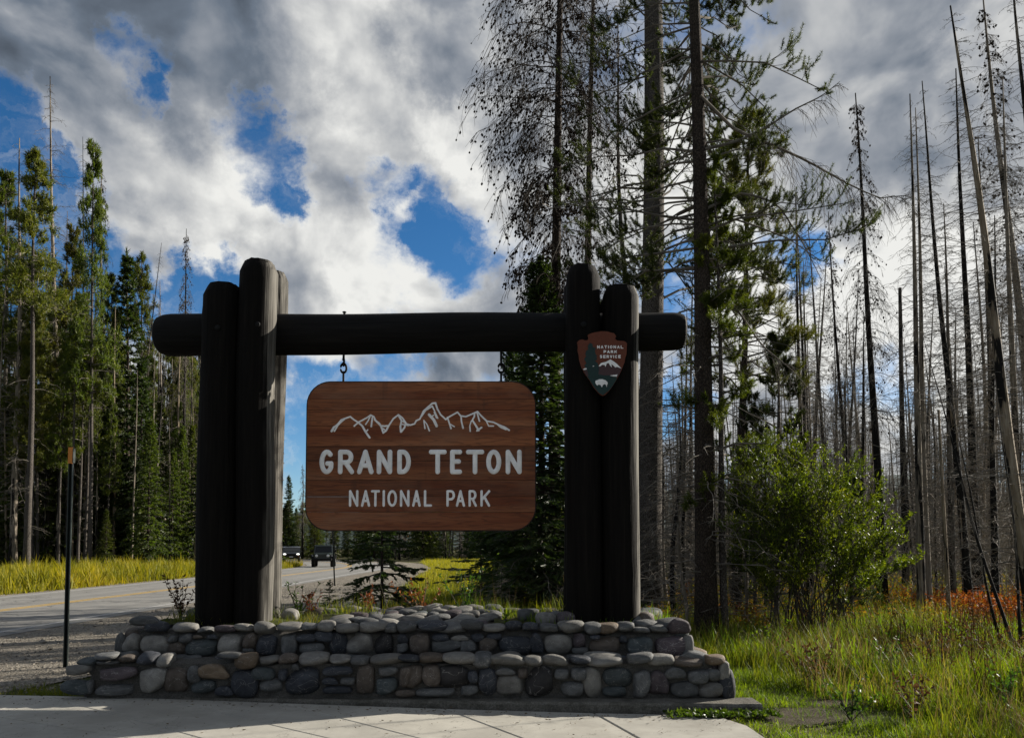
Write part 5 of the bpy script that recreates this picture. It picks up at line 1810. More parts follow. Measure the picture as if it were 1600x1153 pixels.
# long bare bough of the living pine, reaching right
def bough(path_px, Y, r0, parent_w, seed, per, lrel=.16):
    rs = np.random.default_rng(seed)
    pts = np.array([list(P(x, y, Y + k * .12)) for k, (x, y) in enumerate(path_px)])
    t = np.linspace(0, 1, len(pts)); tt = np.linspace(0, 1, 14)
    pp = np.stack([np.interp(tt, t, pts[:, i]) for i in range(3)], 1)
    m = MB(); m.tubes(pp, r0 * np.linspace(1, .18, 14), 6)
    L = np.array([np.linalg.norm(pts[-1] - pts[0])])
    tp, tl = twig_paths(rs, pp[None], L, per, .15, lrel, fall=.9)
    m.tubes(tp, np.full((len(tp), 1), r0 * .16) * np.array([[1, .8, .5]]), 3, cap=False)
    t2, tl2 = twig_paths(rs, tp, tl, 4, .2, .5, fall=.8)
    m.tubes(t2, np.full((len(t2), 1), r0 * .10) * np.array([[1, .8, .5]]), 3, cap=False)
    o = obj('bough', m, M_TWIG)
    bpy.context.view_layer.update()
    o.parent = parent_w
    o.matrix_parent_inverse = parent_w.matrix_world.inverted()
    o['kind'] = 'stuff'


bough([(1094, 150), (1150, 205), (1210, 228), (1262, 252), (1320, 285), (1372, 310), (1420, 305)], 13.9, .034, T5, 1, 60)
bough([(1094, 235), (1150, 222), (1200, 198), (1240, 172), (1285, 150), (1312, 128)], 13.9, .03, T5, 2, 34)
bough([(1096, 330), (1160, 300), (1215, 318), (1255, 380), (1285, 440)], 13.9, .026, T5, 3, 44)
bough([(1096, 470), (1150, 480), (1190, 540), (1240, 580), (1290, 640)], 13.9, .024, T5, 4, 26)

# spruces behind the board and the right posts
b, H, ln = from_px(846, 952, 846, 398)
plant_tree('spruce', NEAR_SPRUCE[0], 9, b, H, 'dense dark spruce filling the gap between board and right posts', lean=ln, rz=1.0, wide=1.2)
b, H, ln = from_px(805, 938, 800, 490)
plant_tree('spruce', NEAR_SPRUCE[1], 9, b, H, 'second spruce close behind the dense dark one, tip just over the beam', lean=ln, rz=4.0, wide=.75)
b, H, ln = from_px(752, 935, 752, 790)
plant_tree('spruce', SAPLING[2], 3, b, H, 'broad low spruce under the right end of the board', lean=ln, rz=2.0, wide=1.5)
b, H, ln = from_px(597, 968, 596, 700)
plant_tree('spruce', SAPLING[0], 3, b, H, 'open young spruce with layered boughs under the middle of the board', lean=ln, rz=.4, wide=.92)
b, H, ln = from_px(516, 966, 514, 906)
plant_tree('spruce', SAPLING[1], 3, b, H, 'tiny spruce sapling behind the plinth below the left end of the board', lean=ln, rz=.9, wide=1.25)
b, H, ln = from_px(560, 968, 556, 905)
plant_tree('spruce', SAPLING[2], 3, b, H, 'low spreading spruce sapling left of the open young spruce', lean=ln, rz=3.9, wide=1.5)
b, H, ln = from_px(640, 966, 640, 915)
plant_tree('spruce', SAPLING[1], 3, b, H, 'small spruce sapling right of the open young spruce', lean=ln, rz=2.9, wide=1.2)

# ---- named dead trees of the burnt wood on the right
RIGHT = [
    ('shaggy_dead_spruce', SHAGGY[0], 17, 1380, 950, 1337, 143, 1.0, 'tall dead spruce with a dark shaggy pointed top right of the long bare bough'),
    ('dead_tree', TALL_DEAD[0], 17, 1441, 976, 1421, 150, .9, 'pale grey dead trunk, left of the close pair at the willow\'s right edge'),
    ('dead_tree', TALL_DEAD[2], 17, 1452, 968, 1430, 172, .8, 'pale grey dead trunk, right of the close pair at the willow\'s right edge'),
    ('dead_tree', TALL_DEAD[3], 17, 1516, 962, 1444, 128, .85, 'light tan dead trunk leaning left behind the fallen spar'),
    ('dead_tree', TALL_DEAD[1], 17, 1530, 945, 1487, 112, 1.0, 'charred dark dead trunk standing upright among the pale ones at right'),
    ('dead_tree', TALL_DEAD[3], 17, 1618, 1000, 1494, -2, 1.15, 'big barkless tan trunk leaning left, its bare limbs fanning out at the top right corner'),
    ('shaggy_dead_spruce', SHAGGY[1], 17, 1632, 915, 1538, 2, 1.1, 'dense shaggy dead spruce in the top right corner behind the leaning tan trunk'),
    ('dead_tree', TALL_DEAD[4], 17, 1665, 960, 1590, -60, 1.0, 'dead tree cut off by the right edge of the picture'),
    ('dead_tree', BROKEN[0], 9, 1415, 925, 1411, 450, .9, 'short dark dead tree standing alone in the gap of bright sky'),
    ('shaggy_dead_spruce', SHAGGY[2], 17, 1335, 935, 1296, 330, .8, 'smaller shaggy dead spruce left of the tall pointed one'),
    ('dead_tree', SPAR[0], 8, 1592, 1042, 1446, 505, 1.0, 'thin dark spar fallen aslant across the upright trunks'),
    ('dead_tree', SPAR[1], 8, 1573, 1040, 1478, 610, 1.0, 'thin pale spar leaning left in front of the orange ground cover'),
    ('dead_tree', SPAR[2], 8, 1598, 1044, 1548, 560, 1.0, 'thin spar leaning left at the lower right edge'),
    ('dead_tree', TALL_DEAD[5], 17, 1300, 930, 1262, 330, .7, 'slender dead tree behind the young pines, left of the shaggy spruces'),
    ('dead_tree', TALL_DEAD[1], 17, 1268, 940, 1240, 300, .7, 'slender dead tree rising above the bushy young pine'),
    ('dead_tree', FAR_DEAD[0], 15, 1068, 940, 1064, 520, .9, 'grey dead trunk between the thick trunk and the dark living pine'),
    ('dead_tree', FAR_DEAD[2], 15, 1078, 925, 1085, 400, .8, 'thinner grey dead trunk close left of the dark living pine'),
    ('dead_tree', TALL_DEAD[4], 17, 1560, 935, 1525, 210, .9, 'grey dead tree between the charred trunk and the leaning tan trunk'),
    ('dead_tree', TALL_DEAD[0], 17, 1598, 940, 1566, 120, .9, 'grey dead tree just right of the leaning tan trunk'),
    ('dead_tree', BROKEN[1], 9, 1485, 990, 1470, 640, .8, 'broken barkless snag beside the orange ground cover'),
    ('dead_tree', BROKEN[2], 9, 1230, 990, 1238, 870, .9, 'short charred stub at the foot of the willow'),
]
for nm, pr_, h0, bx, by, tx, ty, wd, lab in RIGHT:
    b, H, ln = from_px(bx, by, tx, ty)
    plant_tree(nm, pr_, h0, b, H, lab, lean=ln, wide=wd)
# tangle of dead limbs low between the trunks
for (bx, by, ht, lab) in ((1052, 965, 620, 'tangled grey dead sapling right of the thickest trunk'), (1078, 990, 700, 'tangled dead sapling in front of the dark living pine'), (1165, 985, 720, 'bare dead sapling left of the willow'),
                          (1040, 945, 560, 'tall tangled dead sapling hard against the thickest trunk'), (868, 958, 890, 'small bare bush behind the cobbles left of the right posts'), (785, 962, 880, 'bare dry bush behind the cobbles under the board end')):
    b, H, ln = from_px(bx, by, bx, ht)
    plant_tree('dead_sapling', random.choice(SCRUB), 3.6, b, H, lab, lean=(random.uniform(-.2, .2), 0), wide=1.3)

# ---- the crowd of dead trees behind
rs = np.random.default_rng(77)
taken = []
KIN = {0: ('dead_tree', 'weathered dead tree', 'dead trees crowding the burnt wood'), 1: ('dead_tree', 'blackened dead tree', 'dead trees crowding the burnt wood')}
BANDS = [(34, 'fronting the wood'), (52, 'amid the wood'), (75, 'deep inside'), (999, 'far back')]
k = 0
while k < 276:
    Y = 27 + 80 * rs.random() ** 1.1 if k % 12 else rs.uniform(19, 28)
    px = rs.uniform(1035, 1640)
    q = P(px, 800, Y)
    if any((q.x - a) ** 2 + (q.y - c) ** 2 < .8 for a, c in taken) or (1370 < px < 1425 and Y < 45):
        continue
    taken.append((q.x, q.y))
    i = int(rs.integers(0, 8))
    H = rs.uniform(7, 15.5) * (1.0 if px > 1250 else .75) * (1 if Y > 28 else .75)
    kd = 1 if (i % 5) in (1, 4) else 0
    nm, what, grp = KIN[kd]
    wd = rs.uniform(.7, 1.15)
    lx = rs.normal() * .045 * H
    plant_tree(nm, FAR_DEAD[i], 15, (q.x, q.y, float(ground_z(q.x, q.y)) - .02), H, crowd_label(what, px, Y, BANDS, H, lx, wd), grp, lean=(lx, rs.normal() * .03 * H), wide=wd)
    k += 1

# the rest of the burnt stand, past the nearest few hundred trees
NB = 420
by_ = 38 + 80 * rs.random(NB)
bx_ = (rs.uniform(1040, 1640, NB) - PPX) / FPX * by_
keep = ~((bx_ / by_ > .455) & (bx_ / by_ < .50) & (by_ < 60))
bx_, by_ = bx_[keep], by_[keep]
n = len(bx_)
hh = rs.uniform(7, 14, n)
s_ = np.linspace(0, 1, 5)[None, :, None]
st = np.stack([bx_, by_, np.full(n, -.1)], 1)[:, None] + np.stack([rs.normal(size=n) * .05, rs.normal(size=n) * .05, np.ones(n)], 1)[:, None] * (hh[:, None, None] * s_)
m = MB(); m.tubes(st, rs.uniform(.045, .10, n)[:, None] * np.linspace(1, .25, 5)[None], 5, cap=False)
tw, tl = twig_paths(rs, st, hh, 46, .12, .075, out=1.6, fall=.25)
m.tubes(tw, np.full((len(tw), 1), .011) * np.array([[1, .8, .5]]), 3, cap=False)
obj('distant_dead_wood', m, M_TWIG, kind='stuff')

# fire-killed brush and fallen poles that fill the burnt wood between the trunks: nobody could count it
rs = np.random.default_rng(80)
NB = 1900
by_ = 19 + 80 * rs.random(NB)
bx_ = by_ * rs.uniform(.20, .70, NB)
keep = ~((bx_ < 7.2) & (by_ < 15.5))
bx_, by_ = bx_[keep], by_[keep]
n = len(bx_)
hh = rs.uniform(.8, 4.2, n)
base = np.stack([bx_, by_, ground_z(bx_, by_)], 1)
tipv = np.stack([rs.normal(size=n) * .35, rs.normal(size=n) * .35, np.ones(n)], 1) * hh[:, None]
s_ = np.linspace(0, 1, 3)[None, :, None]
st = base[:, None] + tipv[:, None] * s_ + rs.normal(size=(n, 3, 3)) * .08 * s_
m = MB(); m.tubes(st, np.full((n, 1), .014) * np.array([[1, .7, .4]]), 3, cap=False)
tw, tl = twig_paths(rs, st, hh, 7, .1, .30, fall=.2)
m.tubes(tw, np.full((len(tw), 1), .008) * np.array([[1, .8, .5]]), 3, cap=False)
obj('dead_brush', m, M_TWIGL, kind='stuff')

for k, (px, py, px2, py2, Y2, lab) in enumerate(((1440, 962, 1545, 938, 21, 'grey fallen pole on the ground beyond the orange cover'), (1300, 975, 1180, 955, 20, 'fallen pole lying behind the willow stems'), (1575, 1010, 1455, 985, 15, 'weathered fallen log in front of the pale pair'))):
    a_, b_ = G(px, py), G(px2, py2)
    mid = (a_ + b_) / 2
    lg = thing('fallen_log', lab, 'log', (mid.x, mid.y, float(ground_z(mid.x, mid.y))), 'fallen logs of the burnt wood')
    q_ = np.array([list(a_ - mid), [0, 0, .05], list(b_ - mid)]); q_[:, 2] += .10
    m = MB(); m.tubes(q_, np.array([.10, .085, .06]), 8); obj('trunk', m, [M_DEADW, M_DEADD, M_TAN][k], lg, smooth=True)
    L_ = np.array([(b_ - a_).length]); tp_, tl_ = twig_paths(np.random.default_rng(k), np.array([q_]), L_, 14, .1, .12, fall=.1)
    m = MB(); m.tubes(tp_, np.full((14, 1), .012) * np.array([[1, .8, .5]]), 4, cap=False); obj('branches', m, M_TWIG, lg, kind='stuff')

# ---- the living wood across the road on the left
LEFT = [
    ('pine_tree', FAR_PINE[0], 22, 3, 885, 6, 262, .8, 'green pine cut by the left edge of the picture'),
    ('dead_pine', TALL_DEAD[0], 17, 20, 888, 35, 218, .9, 'grey half-dead pine with a thin top left of the yellowish pine'),
    ('pine_tree', FAR_PINE[1], 22, 41, 895, 62, 236, .85, 'yellowish pine with a full crown, nearest trunk of the left wood'),
    ('dead_pine', TALL_DEAD[2], 17, 92, 884, 80, 116, .75, 'tallest bare dead tree, its top far above the left wood'),
    ('pine_tree', FAR_PINE[2], 22, 140, 888, 150, 219, .55, 'narrow dense pine with a ragged drooping crown right of the tallest dead tree'),
    ('shaggy_dead_spruce', SHAGGY[1], 17, 156, 884, 158, 250, .7, 'shaggy grey spruce merged with the narrow dense pine'),
    ('dead_pine', TALL_DEAD[1], 17, 134, 882, 132, 215, .45, 'very thin dead stem close left of the narrow dense pine'),
    ('shaggy_dead_spruce', SHAGGY[0], 17, 286, 880, 290, 358, .7, 'lone spiky dead spruce standing out against the sky left of the beam'),
    ('pine_tree', FAR_PINE[3], 22, 222, 881, 222, 395, .65, 'green topped pine between the leaning dead tree and the drooping pine'),
    ('dead_pine', TALL_DEAD[4], 17, 192, 882, 256, 378, .5, 'leaning dead tree, slanting right in the left wood'),
    ('dead_pine', LEFT_DEAD[0], 15, 258, 881, 252, 440, .9, 'dark straight trunk just left of the left posts'),
    ('dead_pine', LEFT_DEAD[1], 15, 275, 882, 280, 500, .9, 'reddish bare trunk next to the left posts'),
    ('dead_pine', TALL_DEAD[5], 17, 105, 882, 104, 330, .6, 'dead tree with fine grey twigs behind the tallest one'),
    ('pine_tree', FAR_PINE[4], 22, 104, 886, 112, 352, .7, 'green pine between the tallest dead tree and the narrow dense pine'),
    ('pine_tree', FAR_PINE[0], 22, 178, 884, 176, 425, .7, 'green pine just right of the narrow dense pine'),
    ('spruce', FAR_SPRUCE[0], 14, 200, 884, 196, 390, .9, 'blue green spruce right of the drooping pine in the left wood'),
    ('spruce', FAR_SPRUCE[1], 14, 75, 886, 78, 560, 1.0, 'dark spruce in the understory below the yellowish pine'),
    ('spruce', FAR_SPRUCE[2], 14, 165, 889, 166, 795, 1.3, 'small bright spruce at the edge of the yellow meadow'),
    ('spruce', FAR_SPRUCE[0], 14, 222, 885, 222, 560, .9, 'broad green spruce near the right end of the left wood'),
    ('spruce', FAR_SPRUCE[1], 14, 118, 885, 120, 580, 1.0, 'dark spruce behind the marker pole tip'),
    ('spruce', FAR_SPRUCE[2], 14, 250, 882, 250, 620, .8, 'mid green spruce just left of the left posts'),
    ('spruce', FAR_SPRUCE[1], 14, 20, 886, 15, 600, 1.1, 'dark spruce at the left edge of the picture'),
    ('spruce', FAR_SPRUCE[2], 14, 300, 882, 300, 660, .9, 'spruce half hidden by the left posts'),
]
for nm, pr_, h0, bx, by, tx, ty, wd, lab in LEFT:
    b, H, ln = from_px(bx, by, tx, ty)
    plant_tree(nm, pr_, h0, b, H, lab, lean=ln, wide=wd)
rs = np.random.default_rng(78)
KL = [('pine_tree', FAR_PINE, 22, 'green pine', 'pines deep in the left wood'), ('spruce', FAR_SPRUCE, 14, 'dark spruce', 'spruces deep in the left wood'), ('dead_pine', LEFT_DEAD, 15, 'bare trunk', 'bare trunks deep in the left wood')]
BANDL = [(72, 'at the front'), (82, 'midway in'), (94, 'deep inside'), (999, 'far back')]
k = 0
taken = []
while k < 252:
    px = rs.uniform(-40, 345) if k < 205 else (rs.uniform(-170, -40) if k < 245 else rs.uniform(345, 420))
    Y = rs.uniform(60, 105) if px < 240 else rs.uniform(66, 120)
    q = P(px, 800, Y)
    if any((q.x - a) ** 2 + (q.y - c) ** 2 < 1.0 for a, c in taken):
        continue
    taken.append((q.x, q.y))
    nm, pr_, h0, what, grp = KL[[0, 2, 2, 1, 0, 0, 2, 1][k % 8]]
    topy = np.interp(px, [-70, 0, 100, 180, 240, 345], [320, 320, 400, 450, 480, 500]) + rs.uniform(0, 150)
    H = (855 - topy) * Y / FPX
    if nm == 'spruce':
        H *= rs.uniform(.45, .75)
    wd = rs.uniform(.8, 1.2) * (1. if nm == 'spruce' else .68)
    lx = rs.normal() * .02 * H
    plant_tree(nm, pr_[int(rs.integers(0, len(pr_)))], h0, (q.x, q.y, -.02), H, crowd_label(what, px, Y, BANDL, H, lx, wd), grp, lean=(lx, 0), wide=wd)
    k += 1
for px, by, ty in ((10, 887, 480), (30, 884, 420), (52, 889, 520), (70, 885, 470), (88, 887, 560), (112, 886, 500), (127, 884, 430), (150, 886, 590), (160, 884, 520), (178, 885, 480), (191, 883, 560), (209, 884, 600), (236, 883, 540), (246, 882, 470), (268, 882, 560), (292, 881, 500)):
    b, H, ln = from_px(px, by, px + rs.normal() * 4, ty)
    wd = rs.uniform(.55, .85)
    plant_tree('dead_pine', LEFT_DEAD[int(rs.integers(0, 3))], 15, b, H, crowd_label('bare trunk', px, 50, BANDL, H, ln[0], wd).replace('at the front', 'at the meadow edge'), 'bare trunks at the meadow edge', lean=ln, wide=wd)
# ---- far wood beyond the bend, seen through the gateway
FARW = [('spruce', FAR_SPRUCE[0], 14, 452, 873, 452, 742, 1.0, 'green spruce beyond the black car'), ('shaggy_dead_spruce', SHAGGY[2], 17, 473, 873, 472, 725, 1.2, 'grey dead spruce beyond the road, left of the board\'s lower corner')]
for nm, pr_, h0, bx, by, tx, ty, wd, lab in FARW:
    b, H, ln = from_px(bx, by, tx, ty)
    plant_tree(nm, pr_, h0, b, H, lab, lean=ln, wide=wd)
rs = np.random.default_rng(79)
taken = []
k = 0
BANDF = [(112, 'at the front'), (126, 'midway in'), (142, 'deep inside'), (999, 'far back')]
while k < 150:
    px = rs.uniform(425, 900)
    Y = rs.uniform(98, 165)
    q = P(px, 800, Y)
    if any((q.x - a) ** 2 + (q.y - c) ** 2 < 3 for a, c in taken):
        continue
    taken.append((q.x, q.y))
    nm, pr_, h0, what = [('pine_tree', FAR_PINE, 22, 'green pine'), ('spruce', FAR_SPRUCE, 14, 'dark spruce'), ('dead_pine', FAR_DEAD, 15, 'bare trunk'), ('spruce', FAR_SPRUCE, 14, 'dark spruce')][k % 4]
    H = rs.uniform(6, 9.5) if px < 560 else rs.uniform(8, 14)
    wd = rs.uniform(1.0, 1.6)
    lx = rs.normal() * .02 * H
    plant_tree(nm, pr_[int(rs.integers(0, len(pr_)))], h0, (q.x, q.y, -.02), H, crowd_label(what, px, Y, BANDF, H, lx, wd), nm.replace('_', ' ') + ' wood beyond the bend', lean=(lx, 0), wide=wd)
    k += 1

# where several of a crowd would share a label, say which by its place among them
alike = {}
for o in list(COL.objects):
    if o.get('label') and o.get('group'):
        alike.setdefault(o['label'], []).append(o)
for lab, os_ in alike.items():
    if len(os_) < 2 or 'chain' in lab:
        continue
    os_.sort(key=lambda o: o.location.x / o.location.y)
    words_ = {2: ['leftmost', 'rightmost'], 3: ['leftmost', 'middle', 'rightmost']}.get(len(os_), ['leftmost', 'second', 'third', 'fourth', 'fifth', 'sixth', 'seventh', 'eighth'])
    for o, wd_ in zip(os_, words_):
        o['label'] = wd_ + ' ' + lab

# living pines just right of the picture whose shade falls on the grass in front
for i, (x, y, h) in enumerate(((15.5, 11.2, 14), (21, 12.8, 17), (18, 9.5, 15), (28, 16.5, 18), (17, 6.5, 13), (25, 9.5, 17))):
    plant_tree('pine_tree', FAR_PINE[i % 5], 22, (x, y, -.02), h, ('pine standing outside the picture at right, %s' % ('nearest', 'behind the nearest', 'third', 'fourth', 'closest to the camera', 'farthest out')[i]), 'pines right of the picture', wide=1.2)

# ------------------------------------------------------------------ willow, grass, weeds
M_WILLOW = leaf_mat('willow_leaves', [(0, (.024, .042, .006)), (.45, (.062, .084, .010)), (.8, (.12, .138, .015)), (1, (.22, .21, .024))], .45, .50, .28, tcol=c4(1.5, 1.5, .35))
M_STEM = plain('willow_stems', (.045, .038, .028), .8, .4, 8.)
M_GRASS = leaf_mat('tall_grass', [(0, (.034, .050, .006)), (.4, (.090, .118, .011)), (.68, (.155, .165, .018)), (.85, (.21, .175, .045)), (1, (.28, .22, .09))], .6, .48, .25, tcol=c4(1.45, 1.45, .4), noise_scale=.9)
M_GREENBLADE = leaf_mat('lush_grass', [(0, (.036, .066, .006)), (.5, (.090, .138, .010)), (1, (.19, .215, .018))], .55, .52, .3, tcol=c4(1.5, 1.6, .35))
M_STRAW = leaf_mat('dry_grass', [(0, (.09, .065, .025)), (.5, (.19, .145, .06)), (1, (.32, .26, .13))], .6, .35, .2, tcol=c4(1.2, 1.1, .7))
M_MEADOW = leaf_mat('yellow_meadow_grass', [(0, (.075, .095, .008)), (.4, (.18, .18, .014)), (.75, (.32, .275, .024)), (1, (.42, .32, .05))], .6, .45, .2, tcol=c4(1.3, 1.25, .35), noise_scale=.25)
M_FIRE = leaf_mat('red_fireweed_leaves', [(0, (.09, .032, .012)), (.35, (.21, .075, .018)), (.7, (.28, .14, .03)), (1, (.26, .20, .05))], .6, .45, .2, tcol=c4(1.4, .95, .4))
M_WEED = leaf_mat('brown_weeds', [(0, (.04, .020, .010)), (.6, (.10, .055, .025)), (1, (.16, .10, .05))], .7, .3, .2, tcol=c4(1.2, 1., .7))
M_HERB = leaf_mat('green_herbs', [(0, (.02, .045, .006)), (.6, (.05, .09, .012)), (1, (.11, .15, .02))], .45, .4, .4)

# big willow: many stems fanning from the ground, leaves along every shoot
rs = np.random.default_rng(300)
wb = G(1272, 1002)
willow = thing('willow_shrub', 'big leafy willow shrub with many dark stems right of the plinth', 'shrub', (wb.x, wb.y + .3, float(ground_z(wb.x, wb.y)) - .02))
allp = []
tips = [(1140, 800), (1130, 850), (1418, 830), (1425, 880), (1165, 705), (1215, 705), (1245, 715), (1405, 815), (1180, 720), (1205, 695), (1235, 690), (1262, 712), (1300, 735), (1335, 725), (1368, 760), (1392, 790), (1408, 850), (1150, 770), (1135, 830), (1150, 880), (1220, 760), (1290, 770), (1340, 800), (1250, 800), (1185, 830), (1385, 870), (1210, 740), (1320, 760),
        (1165, 735), (1245, 740), (1280, 740), (1352, 745), (1400, 890), (1175, 880), (1230, 830), (1310, 830), (1365, 850), (1270, 850)]
WO = Vector(willow.location)
for k, (tx, ty) in enumerate(tips):
    dep = rs.uniform(-.9, 1.0)
    tp = np.array(P(tx, ty, wb.y + .3 + dep) - WO)
    b0 = np.array([rs.uniform(-.75, .75), rs.uniform(-.3, .4), 0])
    s = np.linspace(0, 1, 8)[:, None]
    mid = b0 * (1 - s) + tp * s
    bow = np.sin(s * math.pi) * np.array([[-(tp[0] - b0[0]) * .16, -dep * .2, .12]])
    pth = mid + bow + rs.normal(size=(8, 3)) * .018
    pth[:, 2] = np.maximum(pth[:, 2], -.02)
    m = MB(); m.tubes(pth, rs.uniform(.009, .019) * np.linspace(1, .25, 8), 5)
    obj('stem', m, M_STEM, willow)
    allp.append(pth)
bp = np.array(allp)
Ls = np.linalg.norm(bp[:, -1] - bp[:, 0], axis=1)
tw, tl = twig_paths(rs, bp, Ls, 20, .38, .24, out=.9, fall=-.15, rise=.35)
t2, tl2 = twig_paths(rs, tw, tl, 3, .2, .6, out=.8, fall=-.1, rise=.3)
m = MB()
m.tubes(tw, np.full((len(tw), 1), .005) * np.array([[1, .7, .4]]), 3, cap=False)
m.tubes(t2, np.full((len(t2), 1), .003) * np.array([[1, .7, .4]]), 3, cap=False)
obj('shoots', m, M_STEM, willow, kind='stuff')
m = MB()
src = np.concatenate([tw, t2])
bi = np.repeat(np.arange(len(src)), 17)
p, t = along(src, bi, rs.uniform(.1, 1, len(bi)))
d = nrm(t * .9 + rs.normal(size=p.shape) * .6 + np.array([0, 0, .2]))
m.ribbon_leaf(p, d, rs.uniform(.04, .075, len(bi)), rs.uniform(.012, .021, len(bi)))
obj('foliage', m, M_WILLOW, willow, kind='stuff')


def scatter(n, x0, x1, y0, y1, keep=None, seed=0):
    rs = np.random.default_rng(seed)
    x = rs.uniform(x0, x1, n)
    y = y0 + (y1 - y0) * rs.random(n)
    if keep is not None:
        k = keep(x, y)
        x, y = x[k], y[k]
    return x, y, rs


def blob_noise(x, y, s, ph=0.):
    return .5 + .25 * np.sin(x * s + ph) * np.cos(y * s * .83 + 2 * ph) + .25 * np.sin(x * s * 2.3 + y * s * 1.7 + ph * 3)


def grass(name, x, y, rs, h0, h1, w0, w1, mat, lean=.25, bend=.35, z=None):
    n = len(x)
    hk = .45 + .75 * np.clip(blob_noise(x, y, 1.9, h0 * 9) * 1.5 - .2, 0, 1)
    zz = ground_z(x, y) if z is None else np.broadcast_to(z, (n,))
    base = np.stack([x, y, zz - .01], 1)
    d = np.stack([rs.normal(size=n) * lean, rs.normal(size=n) * lean, np.ones(n)], 1)
    m = MB()
    m.blades(base, d, rs.uniform(h0, h1, n) * rs.uniform(.6, 1.1, n) * hk, rs.uniform(w0, w1, n), rs.uniform(0, bend, n))
    return obj(name, m, mat, kind='stuff')


# right foreground: short turf by the paving, then tall mixed grass
def edge_x(y):
    return np.interp(y, [5, 6.4, 7.2, 7.6, 7.75, 8.2, 8.5, 10.5, 12], [2.15, 2.12, 2.1, 2.0, 2.42, 2.42, 2.3, 2.2, 1.6])


def right_keep(x, y):
    bare = ((x - 3.0) / .75) ** 2 + ((y - 7.75) / .42) ** 2 < 1
    bare2 = ((x - 3.4) / .6) ** 2 + ((y - 8.4) / .25) ** 2 < .35
    bare &= RNG.random(len(x)) < .86
    return (x > edge_x(y) + .02) & ~bare & ~bare2


x, y, r = scatter(60000, 2., 7, 5.6, 10.5, lambda x, y: right_keep(x, y), 1)
grass('short_grass', x, y, r, .05, .16, .004, .008, M_GREENBLADE, .45, .5)
x, y, r = scatter(100000, 2.6, 14, 5.6, 16, lambda x, y: right_keep(x, y) & (x > 3.1 + .5 * np.sin(y * 2) - (y > 8.8) * .5) & (blob_noise(x, y, 1.7) > .42), 2)
grass('tall_grass', x, y, r, .16, .55, .005, .010, M_GRASS, .22, .45)
x, y, r = scatter(26000, 3.0, 12, 7.5, 14, lambda x, y: right_keep(x, y) & (blob_noise(x, y, 1.3, 1.4) > .62), 3)
grass('lush_grass', x, y, r, .25, .62, .010, .017, M_GREENBLADE, .22, .5)
x, y, r = scatter(24000, 2.6, 13, 5.6, 15, lambda x, y: right_keep(x, y) & (x > 3.2) & (blob_noise(x, y, 1.5, 4.) > .5), 4)
grass('dry_grass', x, y, r, .3, .85, .003, .006, M_STRAW, .3, .6)
# deeper forest grass
x, y, r = scatter(70000, 1.5, 34, 12, 46, lambda x, y: (x > 1.2 + .0 * y) & (x < .72 * y + 3), 5)
grass('forest_grass', x, y, r, .18, .55, .010, .022, M_GRASS, .25, .4)
x, y, r = scatter(34000, 3, 34, 16, 48, lambda x, y: (x < .72 * y + 3) & (blob_noise(x, y, .6, 2.) > .5), 6)
grass('dry_grass', x, y, r, .2, .6, .010, .02, M_MEADOW, .25, .4)
# red fireweed patches
rs = np.random.default_rng(8)
pts = []
for px, py, wpx, n in ((1565, 985, 60, 520), (1500, 968, 40, 160), (1590, 955, 40, 200), (1150, 985, 10, 30), (1075, 945, 25, 50), (1440, 945, 40, 60), (1600, 985, 30, 200)):
    c = G(px, py)
    pts.append(np.stack([c.x + rs.normal(size=n) * wpx * c.y / FPX * .6, c.y + rs.normal(size=n) * 1.1, np.zeros(n)], 1))
pts = np.concatenate(pts)
pts[:, 2] = ground_z(pts[:, 0], pts[:, 1])
n = len(pts)
stems = np.stack([pts, pts + np.stack([rs.normal(size=n) * .06, rs.normal(size=n) * .06, rs.uniform(.25, .65, n)], 1)], 1)
bi = np.repeat(np.arange(n), 12)
u = rs.uniform(.2, 1, len(bi))[:, None]
p = stems[bi, 0] * (1 - u) + stems[bi, 1] * u
m = MB(); m.ribbon_leaf(p, np.stack([rs.normal(size=len(bi)), rs.normal(size=len(bi)), rs.uniform(.1, .8, len(bi))], 1), rs.uniform(.06, .12, len(bi)), .022)
m.tubes(stems, np.full((n, 2), .004), 3, cap=False)
obj('red_fireweed', m, M_FIRE, kind='stuff')
# golden and rusty ground cover scattered through the burnt wood
x, y, r = scatter(8000, 1.8, 26, 14, 34, lambda x, y: (x > .10 * y) & (x < .70 * y + 1) & (blob_noise(x, y, .9, .7) > .50), 31)
n = len(x)
bi = np.repeat(np.arange(n), 7)
zz = ground_z(x, y)
p = np.stack([x[bi] + r.normal(size=len(bi)) * .09, y[bi] + r.normal(size=len(bi)) * .09, zz[bi] + r.uniform(.08, .42, len(bi))], 1)
m = MB(); m.ribbon_leaf(p, np.stack([r.normal(size=len(bi)), r.normal(size=len(bi)), r.uniform(.1, .9, len(bi))], 1), r.uniform(.05, .11, len(bi)), .026)
obj('golden_undergrowth', m, leaf_mat('golden_leaves', [(0, (.10, .075, .012)), (.5, (.24, .17, .025)), (.8, (.30, .15, .03)), (1, (.26, .21, .05))], .6, .5, .2, tcol=c4(1.35, 1.1, .4)), kind='stuff')
